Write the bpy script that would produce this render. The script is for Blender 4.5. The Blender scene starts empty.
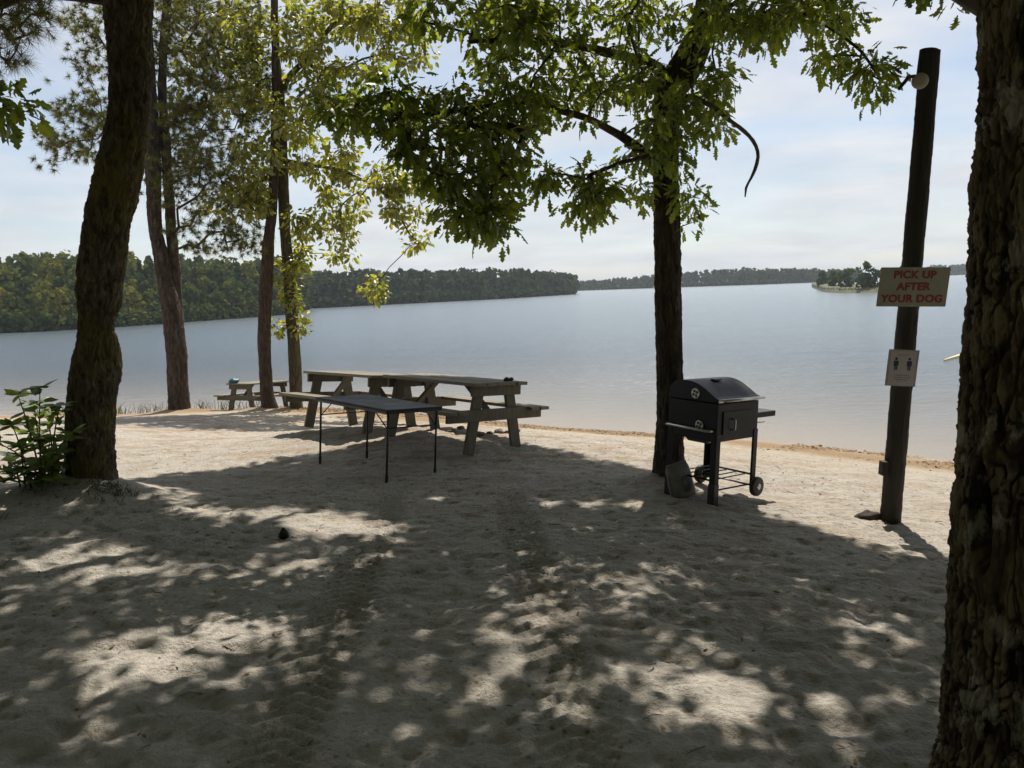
import bpy, math, random
import numpy as np
from mathutils import Matrix, Vector

rng = np.random.default_rng(7)
random.seed(7)
scene = bpy.context.scene
COL = scene.collection
rad = math.radians

# ------------------------------------------------------------------ camera
F, W, H = 780.0, 1024, 768
PITCH, ROLL = rad(7.0), rad(-2.2)
Rm = np.array((Matrix.Rotation(math.pi/2-PITCH, 3, 'X') @ Matrix.Rotation(ROLL, 3, 'Z')))
CAM = np.array([0, 0, 1.6])
cam = bpy.data.cameras.new('camera')
cam.sensor_width = 36.0
cam.lens = F/W*36.0
cam.clip_start = 0.05
cam.clip_end = 9000
co = bpy.data.objects.new('camera', cam)
COL.objects.link(co)
co.matrix_world = Matrix.Translation(CAM) @ Matrix(Rm.tolist()).to_4x4()
scene.camera = co

def proj(P):
    q = (np.asarray(P, float)-CAM) @ Rm
    z = np.where(np.abs(q[..., 2]) < 1e-6, -1e-6, q[..., 2])
    return W/2-F*q[..., 0]/z, H/2+F*q[..., 1]/z, -q[..., 2]

def ray(px, py):
    return Rm @ np.array([(px-W/2)/F, -(py-H/2)/F, -1.0])

def at(px, py, Y):
    d = ray(px, py)
    return CAM + d*(Y/d[1])

# ------------------------------------------------------------------ noise
def _hash(i, j, k, seed):
    h = (i*374761393 + j*668265263 + k*2147483647 + seed*974634777) & 0xffffffff
    h = ((h ^ (h >> 13))*1274126177) & 0xffffffff
    return (h ^ (h >> 16)) & 0xffff

_G = np.random.default_rng(3).normal(size=(4096, 3))
_G /= np.linalg.norm(_G, axis=1)[:, None]

def perlin(P, seed=0):
    P = np.asarray(P, float)
    I = np.floor(P).astype(np.int64)
    Fr = P-I
    U = Fr*Fr*Fr*(Fr*(Fr*6-15)+10)
    out = 0
    for a in (0, 1):
        for b in (0, 1):
            for c in (0, 1):
                g = _G[_hash(I[..., 0]+a, I[..., 1]+b, I[..., 2]+c, seed) & 4095]
                d = ((Fr-np.array([a, b, c]))*g).sum(-1)
                w = (U[..., 0] if a else 1-U[..., 0])*(U[..., 1] if b else 1-U[..., 1])*(U[..., 2] if c else 1-U[..., 2])
                out = out+w*d
    return out*1.5

def perlin2(x, y, seed=0):
    return perlin(np.stack([x, y, np.zeros_like(x)+seed*7.31], -1), seed)

# ------------------------------------------------------------------ mesh helpers
def mk(name, V, polys, mat=None, parent=None, smooth=False, matidx=None, link=True):
    """polys: list of (n,k) int arrays"""
    me = bpy.data.meshes.new(name)
    V = np.asarray(V, np.float32)
    polys = [np.asarray(p, np.int32) for p in polys if len(p)]
    me.vertices.add(len(V))
    me.vertices.foreach_set('co', V.ravel())
    loops = np.concatenate([p.ravel() for p in polys])
    tot = np.concatenate([np.full(len(p), p.shape[1], np.int32) for p in polys])
    start = np.concatenate([[0], np.cumsum(tot)[:-1]]).astype(np.int32)
    me.loops.add(len(loops))
    me.loops.foreach_set('vertex_index', loops)
    me.polygons.add(len(tot))
    me.polygons.foreach_set('loop_start', start)
    me.polygons.foreach_set('loop_total', tot)
    me.polygons.foreach_set('use_smooth', np.full(len(tot), bool(smooth)))
    if mat is not None:
        for m in (mat if isinstance(mat, (list, tuple)) else [mat]):
            me.materials.append(m)
    if matidx is not None:
        me.polygons.foreach_set('material_index', np.asarray(matidx, np.int32))
    me.update(calc_edges=True)
    me.validate()
    o = bpy.data.objects.new(name, me)
    if link:
        COL.objects.link(o)
    if parent is not None:
        o.parent = parent
    return o

def attr(o, name, vals):
    a = o.data.attributes.new(name, 'FLOAT', 'POINT')
    a.data.foreach_set('value', np.asarray(vals, np.float32))

class MB:
    def __init__(s):
        s.V = []; s.P = {}; s.n = 0
    def add(s, V, *polys):
        V = np.asarray(V, float)
        for p in polys:
            p = np.asarray(p, int)
            if len(p):
                s.P.setdefault(p.shape[1], []).append(p+s.n)
        s.V.append(V); s.n += len(V)
        return s
    def box(s, c, size, rot=None):
        x, y, z = np.array(size)/2.0
        V = np.array([[-x, -y, -z], [x, -y, -z], [x, y, -z], [-x, y, -z], [-x, -y, z], [x, -y, z], [x, y, z], [-x, y, z]])
        if rot is not None:
            V = V @ np.array(rot).T
        return s.add(V+np.array(c), [[0, 3, 2, 1], [4, 5, 6, 7], [0, 1, 5, 4], [1, 2, 6, 5], [2, 3, 7, 6], [3, 0, 4, 7]])
    def beam(s, p0, p1, w, h, side=(1, 0, 0)):
        p0 = np.array(p0, float); p1 = np.array(p1, float)
        a = p1-p0; L = np.linalg.norm(a); a /= L
        sd = np.array(side, float); sd -= a*(sd @ a); sd /= np.linalg.norm(sd)
        n = np.cross(sd, a)
        return s.box((p0+p1)/2, (w, L, h), np.stack([sd, a, n], 1))
    def tube(s, pts, r, k=8, cap=True):
        pts = np.asarray(pts, float)
        r = np.broadcast_to(np.asarray(r, float), (len(pts),))
        V, Q = tube_arrays(pts, r, k)
        s.add(V, Q)
        if cap:
            n = len(pts)
            s.P.setdefault(k, []).append(np.array([list(range(k))[::-1]])+s.n-len(V))
            s.P[k].append(np.array([list(range((n-1)*k, n*k))])+s.n-len(V))
        return s
    def lathe(s, prof, k=24, M=None):
        prof = np.asarray(prof, float)
        a = np.arange(k)/k*2*np.pi
        V = np.stack([np.outer(prof[:, 0], np.cos(a)), np.outer(prof[:, 0], np.sin(a)), np.repeat(prof[:, 1][:, None], k, 1)], -1).reshape(-1, 3)
        if M is not None:
            V = V @ np.array(M.to_3x3()).T + np.array(M.translation)
        n = len(prof); Q = []
        for i in range(n-1):
            for j in range(k):
                Q.append([i*k+j, i*k+(j+1) % k, (i+1)*k+(j+1) % k, (i+1)*k+j])
        base = s.n
        s.add(V, Q)
        s.P.setdefault(k, []).append(np.array([list(range(k))[::-1]])+base)
        s.P[k].append(np.array([list(range((n-1)*k, n*k))])+base)
        return s
    def prism(s, poly, x0, x1):
        """extrude a (y,z) polygon along x"""
        n = len(poly); poly = np.asarray(poly, float)
        V = np.concatenate([np.c_[np.full(n, x0), poly], np.c_[np.full(n, x1), poly]])
        base = s.n
        s.add(V, [[i, (i+1) % n, n+(i+1) % n, n+i] for i in range(n)])
        s.P.setdefault(n, []).append(np.array([list(range(n))[::-1]])+base)
        s.P[n].append(np.array([list(range(n, 2*n))])+base)
        return s
    def build(s, name, mat, parent=None, smooth=False, bevel=0, link=True):
        o = mk(name, np.concatenate(s.V), [np.concatenate(v) for v in s.P.values()], mat, parent, smooth, link=link)
        if bevel:
            m = o.modifiers.new('bevel', 'BEVEL'); m.width = bevel; m.segments = 2; m.limit_method = 'ANGLE'
            m.harden_normals = False
        return o

def tube_arrays(pts, r, k):
    n = len(pts)
    T = np.gradient(pts, axis=0)
    T /= np.linalg.norm(T, axis=1)[:, None]+1e-9
    ref = np.array([0.37, 0.91, 0.2]) if abs(T[0] @ np.array([0.37, 0.91, 0.2])) < .85 else np.array([1.0, 0, 0])
    A = np.cross(T, ref); A /= np.linalg.norm(A, axis=1)[:, None]+1e-9
    B = np.cross(T, A)
    t = np.arange(k)/k*2*np.pi
    V = pts[:, None]+r[:, None, None]*(np.cos(t)[None, :, None]*A[:, None]+np.sin(t)[None, :, None]*B[:, None])
    i = np.arange(n-1)[:, None]*k; j = np.arange(k)[None]; j2 = (j+1) % k
    Q = np.stack([i+j, i+j2, i+k+j2, i+k+j], -1).reshape(-1, 4)
    return V.reshape(-1, 3), Q

def tag(o, label=None, cat=None, group=None, kind=None):
    if label: o['label'] = label
    if cat: o['category'] = cat
    if group: o['group'] = group
    if kind: o['kind'] = kind
    return o

def thing(name, label, cat, loc=(0, 0, 0), M=None, group=None):
    o = bpy.data.objects.new(name, None)
    o.empty_display_size = .2
    COL.objects.link(o)
    if M is not None: o.matrix_world = M
    else: o.location = loc
    return tag(o, label, cat, group)

# ------------------------------------------------------------------ materials
def mat(name):
    m = bpy.data.materials.new(name); m.use_nodes = True
    nt = m.node_tree; nt.nodes.clear()
    return m, nt

def N(nt, typ, ins=None, **kw):
    n = nt.nodes.new(typ)
    for k, v in kw.items(): setattr(n, k, v)
    for k, v in (ins or {}).items():
        if hasattr(v, 'is_linked') or isinstance(v, bpy.types.NodeSocket): nt.links.new(v, n.inputs[k])
        else: n.inputs[k].default_value = v
    return n

def ramp(nt, fac, stops, interp='LINEAR'):
    r = nt.nodes.new('ShaderNodeValToRGB'); r.color_ramp.interpolation = interp
    e = r.color_ramp.elements
    while len(e) < len(stops): e.new(0.5)
    for el, (p, c) in zip(e, stops):
        el.position = p; el.color = (*c, 1) if len(c) == 3 else c
    nt.links.new(fac, r.inputs[0])
    return r.outputs[0]

def c4(c): return (*c, 1)

def out(nt, sh):
    o = nt.nodes.new('ShaderNodeOutputMaterial'); nt.links.new(sh, o.inputs[0]); return o

def coords(nt, scale=(1, 1, 1), kind='Object'):
    t = N(nt, 'ShaderNodeTexCoord')
    m = N(nt, 'ShaderNodeMapping', {'Vector': t.outputs[kind], 'Scale': scale})
    return m.outputs[0]

def noise(nt, vec, scale, detail=4, rough=.55, dist=0):
    return N(nt, 'ShaderNodeTexNoise', {'Vector': vec, 'Scale': scale, 'Detail': detail, 'Roughness': rough, 'Distortion': dist}).outputs[0]

def mixc(nt, f, a, b, bt='MIX'):
    n = nt.nodes.new('ShaderNodeMix'); n.data_type = 'RGBA'; n.blend_type = bt
    for s, v in ((0, f), (6, a), (7, b)):
        if isinstance(v, bpy.types.NodeSocket): nt.links.new(v, n.inputs[s])
        elif s == 0: n.inputs[0].default_value = v
        else: n.inputs[s].default_value = c4(v)
    return n.outputs[2]

def math_(nt, op, a, b=None, c=None, clamp=False):
    n = nt.nodes.new('ShaderNodeMath'); n.operation = op; n.use_clamp = clamp
    for i, v in enumerate((a, b, c)):
        if v is None: continue
        if isinstance(v, bpy.types.NodeSocket): nt.links.new(v, n.inputs[i])
        else: n.inputs[i].default_value = v
    return n.outputs[0]

def maprange(nt, v, a, b, c=0., d=1.):
    n = N(nt, 'ShaderNodeMapRange', {'Value': v, 'From Min': a, 'From Max': b, 'To Min': c, 'To Max': d})
    return n.outputs[0]

def principled(nt, col, rough=.6, metal=0., normal=None, spec=None):
    p = nt.nodes.new('ShaderNodeBsdfPrincipled')
    for k, v in (('Base Color', col), ('Roughness', rough), ('Metallic', metal)):
        if isinstance(v, bpy.types.NodeSocket): nt.links.new(v, p.inputs[k])
        else: p.inputs[k].default_value = c4(v) if k == 'Base Color' else v
    if normal is not None: nt.links.new(normal, p.inputs['Normal'])
    if spec is not None: p.inputs['Specular IOR Level'].default_value = spec
    return p.outputs[0]

def bump(nt, h, strength=.3, dist=.01, normal=None):
    b = N(nt, 'ShaderNodeBump', {'Height': h, 'Strength': strength, 'Distance': dist})
    if normal is not None: nt.links.new(normal, b.inputs['Normal'])
    return b.outputs[0]

def wear_mat(name, a, b, rough=.6, scale=12, metal=0., bs=.25, bd=.004, stretch=(1, 1, 1), spec=None, fine=80):
    m, nt = mat(name)
    v = coords(nt, stretch)
    n1 = noise(nt, v, scale, 6, .6)
    n2 = noise(nt, v, fine, 3, .6)
    col = ramp(nt, n1, [(.3, a), (.7, b)])
    col = mixc(nt, .5, col, ramp(nt, n2, [(.3, (.75,)*3), (.7, (1.1,)*3)]), 'MULTIPLY')
    h = math_(nt, 'ADD', n1, math_(nt, 'MULTIPLY', n2, .5))
    rr = maprange(nt, n1, .3, .7, rough-.08, rough+.1)
    out(nt, principled(nt, col, rr, metal, bump(nt, h, bs, bd), spec))
    return m

# ---- sand
def sand_material():
    m, nt = mat('sand')
    v = coords(nt)
    pos = N(nt, 'ShaderNodeNewGeometry').outputs['Position']
    sep = N(nt, 'ShaderNodeSeparateXYZ', {'Vector': pos})
    s = N(nt, 'ShaderNodeAttribute', attribute_name='shore').outputs['Fac']
    big = noise(nt, v, .55, 5, .6)
    mid = noise(nt, v, 3.2, 6, .65)
    fine = noise(nt, v, 26, 5, .7)
    grain = noise(nt, v, 240, 2, .6)
    col = ramp(nt, mid, [(.25, (.345, .320, .282)), (.5, (.445, .413, .365)), (.78, (.52, .488, .435))])
    col = mixc(nt, .75, col, ramp(nt, fine, [(.25, (.62, .60, .58)), (.55, (1.0, 1.0, 1.0)), (.8, (1.12, 1.11, 1.10))]), 'MULTIPLY')
    # small dark crumbs of bark and leaf in the sand
    cr = N(nt, 'ShaderNodeTexVoronoi', {'Vector': v, 'Scale': 17.0, 'Randomness': 1.0})
    crm = math_(nt, 'MULTIPLY', maprange(nt, cr.outputs['Distance'], .10, .24, 1, 0), maprange(nt, big, .36, .55))
    col = mixc(nt, math_(nt, 'MULTIPLY', crm, .7), col, (.12, .085, .055))
    c2 = N(nt, 'ShaderNodeTexVoronoi', {'Vector': v, 'Scale': 52.0, 'Randomness': 1.0})  # tiny pits drawn as dark dots in the colour
    c2m = math_(nt, 'MULTIPLY', maprange(nt, c2.outputs['Distance'], .12, .30, 1, 0), maprange(nt, fine, .44, .58))
    col = mixc(nt, math_(nt, 'MULTIPLY', c2m, .32), col, (.15, .12, .09))
    # fallen pine straw: orange brown streaks on the bank near the water
    vs = coords(nt, (.55, 2.2, 1))
    st = noise(nt, vs, 2.6, 7, .68, .4)
    band = math_(nt, 'MULTIPLY', maprange(nt, s, 12.0, 6.0), maprange(nt, s, .2, 1.0))
    west = maprange(nt, sep.outputs['X'], 6.0, -3.0, .35, 1.0)
    sm = math_(nt, 'MULTIPLY', math_(nt, 'MULTIPLY', maprange(nt, st, .46, .60), band), west)
    col = mixc(nt, math_(nt, 'MULTIPLY', sm, .8), col, (.30, .185, .095))
    # warm yellow tone of the beach, wrack line and wet strip
    col = mixc(nt, math_(nt, 'MULTIPLY', maprange(nt, s, 5.5, 1.5), .55), col, (.40, .335, .235))
    wob = math_(nt, 'ADD', s, math_(nt, 'MULTIPLY', math_(nt, 'SUBTRACT', noise(nt, v, 1.7, 5, .6), .5), 1.1))
    wr = math_(nt, 'MULTIPLY', maprange(nt, wob, -.15, .2), maprange(nt, wob, 2.7, 1.5))
    col = mixc(nt, math_(nt, 'MULTIPLY', wr, maprange(nt, fine, .36, .55, .5, 1.0)), col, (.25, .16, .075))
    wet = maprange(nt, sep.outputs['Z'], -1.36, -1.29, 1, 0)
    col = mixc(nt, math_(nt, 'MULTIPLY', wet, .5), col, (.34, .235, .165))
    h = math_(nt, 'ADD', math_(nt, 'MULTIPLY', mid, 1.4), math_(nt, 'MULTIPLY', fine, 1.2))
    nb = bump(nt, h, 1.0, .03)
    nb = bump(nt, grain, .35, .003, nb)
    rr = maprange(nt, wet, 0, 1, .92, .4)
    out(nt, principled(nt, col, rr, 0, nb, .25))
    return m

def water_material():
    m, nt = mat('lake_water')
    dep = N(nt, 'ShaderNodeAttribute', attribute_name='depth').outputs['Fac']
    pos = N(nt, 'ShaderNodeNewGeometry').outputs['Position']
    mp = N(nt, 'ShaderNodeMapping', {'Vector': pos, 'Rotation': (0, 0, rad(-24)), 'Scale': (.75, 2.1, 1)}).outputs[0]
    w1 = noise(nt, mp, 1.5, 5, .6)
    w2 = noise(nt, mp, .22, 3, .5)
    w3 = noise(nt, mp, 7.0, 3, .6)
    h = math_(nt, 'ADD', math_(nt, 'MULTIPLY', w1, .6), math_(nt, 'ADD', math_(nt, 'MULTIPLY', w2, 1.2), math_(nt, 'MULTIPLY', w3, .12)))
    calm = maprange(nt, dep, 0., .35, .10, 1.)
    b = N(nt, 'ShaderNodeBump', {'Height': h, 'Distance': .13, 'Strength': calm}).outputs[0]
    fr = N(nt, 'ShaderNodeFresnel', {'IOR': 1.33, 'Normal': b}).outputs[0]
    gl = N(nt, 'ShaderNodeBsdfGlossy', {'Color': (.70, .745, .785, 1), 'Roughness': .2, 'Normal': b}).outputs[0]
    tr = N(nt, 'ShaderNodeBsdfTransparent', {'Color': (.95, .96, .94, 1)}).outputs[0]
    df = N(nt, 'ShaderNodeBsdfDiffuse', {'Color': (.052, .078, .096, 1)}).outputs[0]
    murk = math_(nt, 'SUBTRACT', 1.0, math_(nt, 'POWER', 2.718, math_(nt, 'MULTIPLY', dep, -1.0)), clamp=True)
    body = N(nt, 'ShaderNodeMixShader', {0: murk, 1: tr, 2: df}).outputs[0]
    sh = N(nt, 'ShaderNodeMixShader', {0: fr, 1: body, 2: gl}).outputs[0]
    out(nt, sh)
    return m

def bark_material(name, dark, mid, light, moss=None, moss_amt=.5, scale=1.0, zs=.22, lichen=0., bd=.02, ridge=False):
    m, nt = mat(name)
    v = coords(nt, (1, 1, zs))
    vu = coords(nt)
    n1 = noise(nt, v, 22*scale, 7, .65, .6)
    n2 = noise(nt, v, 75*scale, 4, .6)
    n3 = noise(nt, vu, 2.4, 5, .6)
    f_ = n1
    if ridge:   # weathered outer plates are paler than the bark in the fissures
        f_ = math_(nt, 'ADD', math_(nt, 'MULTIPLY', N(nt, 'ShaderNodeAttribute', attribute_name='ridge').outputs['Fac'], .42), math_(nt, 'MULTIPLY', n1, .45))
    col = ramp(nt, f_, [(.32, dark), (.5, mid), (.68, light)])
    col = mixc(nt, .6, col, ramp(nt, n2, [(.3, (.6, .6, .6)), (.65, (1.15, 1.13, 1.1))]), 'MULTIPLY')
    if moss:
        mm = math_(nt, 'MULTIPLY', maprange(nt, n3, .48, .62), maprange(nt, n1, .36, .52, .25, 1))
        col = mixc(nt, math_(nt, 'MULTIPLY', mm, moss_amt), col, moss)
    if lichen:
        n4 = noise(nt, coords(nt, (1, 1, .6)), 9.0, 5, .65)
        col = mixc(nt, math_(nt, 'MULTIPLY', maprange(nt, n4, .56, .63), lichen), col, (.30, .285, .215))
    h = math_(nt, 'ADD', n1, math_(nt, 'MULTIPLY', n2, .4))
    out(nt, principled(nt, col, .9, 0, bump(nt, h, .8, bd), .2))
    return m

def leaf_material(name, cols, trans=.45, tint=1.0, gloss=.06, rand='island'):
    m, nt = mat(name)
    g = N(nt, 'ShaderNodeNewGeometry')
    n = noise(nt, coords(nt), .9, 3, .5)
    f = math_(nt, 'ADD', math_(nt, 'MULTIPLY', g.outputs['Random Per Island'], .6), math_(nt, 'MULTIPLY', n, .4))
    col = ramp(nt, f, [(.18, cols[0]), (.5, cols[1]), (.82, cols[2])])
    d = N(nt, 'ShaderNodeBsdfDiffuse', {'Color': col}).outputs[0]
    tc = mixc(nt, 1.0, col, (1.45*tint, 1.45*tint, .7*tint), 'MULTIPLY')
    t = N(nt, 'ShaderNodeBsdfTranslucent', {'Color': tc}).outputs[0]
    sh = N(nt, 'ShaderNodeMixShader', {0: trans, 1: d, 2: t}).outputs[0]
    if gloss:
        gl = N(nt, 'ShaderNodeBsdfGlossy', {'Color': (1, 1, 1, 1), 'Roughness': .42}).outputs[0]
        sh = N(nt, 'ShaderNodeMixShader', {0: gloss, 1: sh, 2: gl}).outputs[0]
    out(nt, sh)
    return m

def wood_tint_material(name, cols):
    """far crowns: species colour per tree (tint attribute) times leaf-clump variation"""
    m, nt = mat(name)
    g = N(nt, 'ShaderNodeNewGeometry')
    t = N(nt, 'ShaderNodeAttribute', attribute_name='tint').outputs['Fac']
    col = ramp(nt, t, [(i/(len(cols)-1), c) for i, c in enumerate(cols)])
    col = mixc(nt, 1.0, col, ramp(nt, g.outputs['Random Per Island'], [(0, (.65, .68, .7)), (1, (1.3, 1.25, 1.2))]), 'MULTIPLY')
    d = N(nt, 'ShaderNodeBsdfDiffuse', {'Color': col}).outputs[0]
    tr = N(nt, 'ShaderNodeBsdfTranslucent', {'Color': col}).outputs[0]
    out(nt, N(nt, 'ShaderNodeMixShader', {0: .25, 1: d, 2: tr}).outputs[0])
    return m

M_sand = sand_material()
M_water = water_material()
M_bark_oak = bark_material('bark_oak', (.028, .022, .017), (.078, .062, .048), (.15, .125, .098), (.075, .070, .034), .45, 1.0, .22)
M_bark_mossy = bark_material('bark_mossy', (.026, .020, .013), (.10, .080, .052), (.21, .178, .122), (.14, .118, .026), .85, 1.1, .35)
M_bark_big = bark_material('bark_furrowed', (.011, .008, .006), (.058, .042, .028), (.170, .130, .078), (.11, .09, .036), .6, .9, .25, .8, .010, True)
M_bark_pine = bark_material('bark_pine', (.026, .019, .015), (.075, .056, .044), (.135, .108, .090), None, 0, .6, .3)
M_bark_thin = bark_material('bark_thin', (.022, .015, .011), (.065, .045, .032), (.12, .088, .064), None, 0, 1.1, .2)
M_bark_pale = bark_material('bark_pale', (.035, .028, .019), (.095, .078, .050), (.17, .145, .10), (.075, .075, .025), .5, 1.1, .2)
M_leaf_oak = leaf_material('leaf_oak', [(.058, .088, .014), (.115, .150, .022), (.20, .215, .038)], .57, 1.55)
M_leaf_light = leaf_material('leaf_yellow_green', [(.095, .115, .017), (.180, .188, .027), (.30, .27, .048)], .55, 1.4)
M_leaf_shrub = leaf_material('leaf_shrub', [(.085, .135, .028), (.14, .20, .045), (.21, .255, .07)], .5, gloss=.09)
M_needle = leaf_material('pine_needle', [(.065, .080, .020), (.12, .128, .030), (.19, .17, .042)], .35, gloss=.04)
M_grass = leaf_material('grass_blade', [(.035, .050, .016), (.065, .075, .024), (.12, .11, .045)], .3)
M_litter = wear_mat('dry_leaf', (.14, .085, .035), (.30, .20, .09), .8, 6)
M_twig = wear_mat('twig', (.07, .05, .035), (.16, .12, .085), .85, 20)
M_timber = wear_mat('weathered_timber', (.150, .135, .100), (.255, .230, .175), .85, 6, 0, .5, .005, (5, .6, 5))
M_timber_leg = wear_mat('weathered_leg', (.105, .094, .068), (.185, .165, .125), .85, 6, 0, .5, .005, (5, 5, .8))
M_top = wear_mat('folding_top', (.018, .020, .026), (.028, .031, .038), .55, 5, 0, .1, .002, spec=.25)
M_black = wear_mat('black_metal', (.010, .010, .010), (.022, .021, .020), .42, 8, 0, .12, .002)
M_grill = wear_mat('grill_enamel', (.005, .005, .005), (.012, .0118, .0115), .50, 5, 0, .18, .003, spec=.3)
M_steel = wear_mat('steel_tube', (.42, .40, .36), (.62, .60, .56), .33, 12, 1.0, .15, .002)
M_rubber = wear_mat('wheel_plastic', (.018, .018, .018), (.035, .034, .033), .6, 12)
M_bag = wear_mat('bag_paper', (.13, .125, .11), (.22, .21, .185), .6, 7, 0, .5, .01)
M_bag_print = wear_mat('bag_print', (.030, .028, .028), (.06, .055, .05), .55, 9, 0, .4, .008)
M_pole = wear_mat('pole_timber', (.024, .020, .015), (.058, .050, .038), .8, 6, 0, .5, .006, (6, 6, .3))
M_sign = wear_mat('sign_face', (.36, .35, .29), (.45, .435, .365), .55, 6, 0, .1, .002)
M_red = wear_mat('sign_red', (.30, .045, .036), (.38, .068, .055), .5, 14, 0, .1, .001)
M_paper = wear_mat('paper_sign', (.50, .44, .44), (.60, .55, .55), .35, 6, 0, .15, .003)
M_sleeve = wear_mat('plastic_sleeve', (.36, .36, .37), (.46, .46, .47), .25, 6, 0, .1, .002)
M_blue = wear_mat('print_blue', (.020, .055, .095), (.030, .075, .12), .5, 12, 0, .05, .001)
M_grey_print = wear_mat('print_grey', (.30, .26, .26), (.40, .36, .36), .5, 30, 0, .05, .001)
M_lamp = wear_mat('lamp_lens', (.42, .38, .30), (.54, .49, .40), .5, 8, 0, .15, .003)
M_deadwood = wear_mat('dead_wood', (.10, .082, .062), (.22, .19, .15), .85, 16, 0, .5, .01)
M_rock = wear_mat('stone', (.10, .085, .07), (.22, .19, .16), .85, 9, 0, .6, .02)
M_clod = wear_mat('dark_clod', (.035, .028, .022), (.08, .065, .05), .9, 9, 0, .6, .02)
M_cone = wear_mat('pine_cone', (.012, .009, .007), (.035, .025, .018), .8, 30)
M_bluecloth = wear_mat('blue_plastic', (.015, .10, .14), (.03, .16, .21), .5, 10)
M_yellow = wear_mat('yellow_board', (.50, .40, .19), (.64, .53, .29), .6, 3, 0, .3, .004, (1, 6, 6))
M_wood_near = wood_tint_material('woodland_leaves', [(.038, .062, .022), (.066, .096, .028), (.105, .125, .030), (.19, .18, .030)])
M_wood_pine = wood_tint_material('woodland_needles', [(.030, .050, .022), (.048, .068, .026), (.068, .084, .030), (.09, .095, .035)])
M_bank = wear_mat('bank_earth', (.016, .022, .010), (.030, .036, .016), .9, .4, 0, .3, .05)
M_bankgrass = wear_mat('bank_grass', (.06, .068, .028), (.105, .10, .05), .9, .6, 0, .3, .05)

# ------------------------------------------------------------------ terrain
WATER = -1.40
SHORE = np.array([(-400, 95), (-120, 47), (-40, 27), (-14.5, 21.8), (-9.9, 21.1), (-6, 21.2), (-3.2, 19.9), (1.0, 16.4), (4.6, 14.36), (6.9, 12.24), (12, 8), (40, -12), (200, -120), (900, -420)], float)

def shore_dist(x, y):
    x = np.asarray(x, float); y = np.asarray(y, float)
    best = np.full(x.shape, 1e9); sgn = np.ones(x.shape)
    for a, b in zip(SHORE[:-1], SHORE[1:]):
        d = b-a; L2 = d @ d
        t = np.clip(((x-a[0])*d[0]+(y-a[1])*d[1])/L2, 0, 1)
        ex = x-(a[0]+t*d[0]); ey = y-(a[1]+t*d[1])
        dd = np.hypot(ex, ey)
        cr = d[0]*(y-a[1])-d[1]*(x-a[0])
        m = dd < best-1e-9
        best = np.where(m, dd, best); sgn = np.where(m, np.where(cr < 0, 1.0, -1.0), sgn)
    return best*sgn

def base_z(x, y):
    s = shore_dist(x, y)
    zi = -.058*7*np.tanh(x/7)-.016*np.clip(y, -6, 11)
    k = 1/(1+np.exp((x+2.2)/1.1))              # the bank falls away earlier on the west side
    t = np.clip(s/(7.2+7.6*k), 0, 1)
    up = WATER+(zi-WATER)*(t+.16*np.sin(np.pi*t)*t)
    dn = WATER+np.maximum(s*.055, -2.6)
    return np.where(s > 0, up, dn)

# poses of the things that stand on the sand: x, y, z, yaw, pitch, roll
POSE = {
    'near_table': (-.156, 8.757, -.214, .747, .0, .083),
    'far_table': (-1.56, 10.16, -.235, .735, -.02, .10),
    'small_table': (-7.0, 19.7, -1.30, -.277, -.08, .015),
    'folding': (-.80, 7.90, -.250, .776, .024, .080),
    'grill': (1.746, 6.871, -.301, .667, .028, .057),
}
ANCH = [(-.75, 9.4, -.225), (-2.2, 10.8, -.25), (-6.9, 20.3, -1.30), (-1.5, 8.1, -.27), (1.75, 6.87, -.305), (-3.57, 6.38, .02), (1.49, 7.45, -.31), (3.08, 6.25, -.43), (0, 0, 0), (-.3, 6.0, -.16), (1.2, 4.0, -.13), (-2.5, 3.5, .06)]
_A = np.array(ANCH); SG = 1.5
_K = np.exp(-((_A[:, None, :2]-_A[None, :, :2])**2).sum(-1)/(2*SG*SG))
_w = np.linalg.solve(_K+1e-3*np.eye(len(_A)), _A[:, 2]-base_z(_A[:, 0], _A[:, 1]))

def smooth_z(x, y):
    x = np.asarray(x, float); y = np.asarray(y, float)
    z = base_z(x, y)
    for (ax, ay, _), w in zip(ANCH, _w):
        z = z+w*np.exp(-((x-ax)**2+(y-ay)**2)/(2*SG*SG))
    return z

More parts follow.
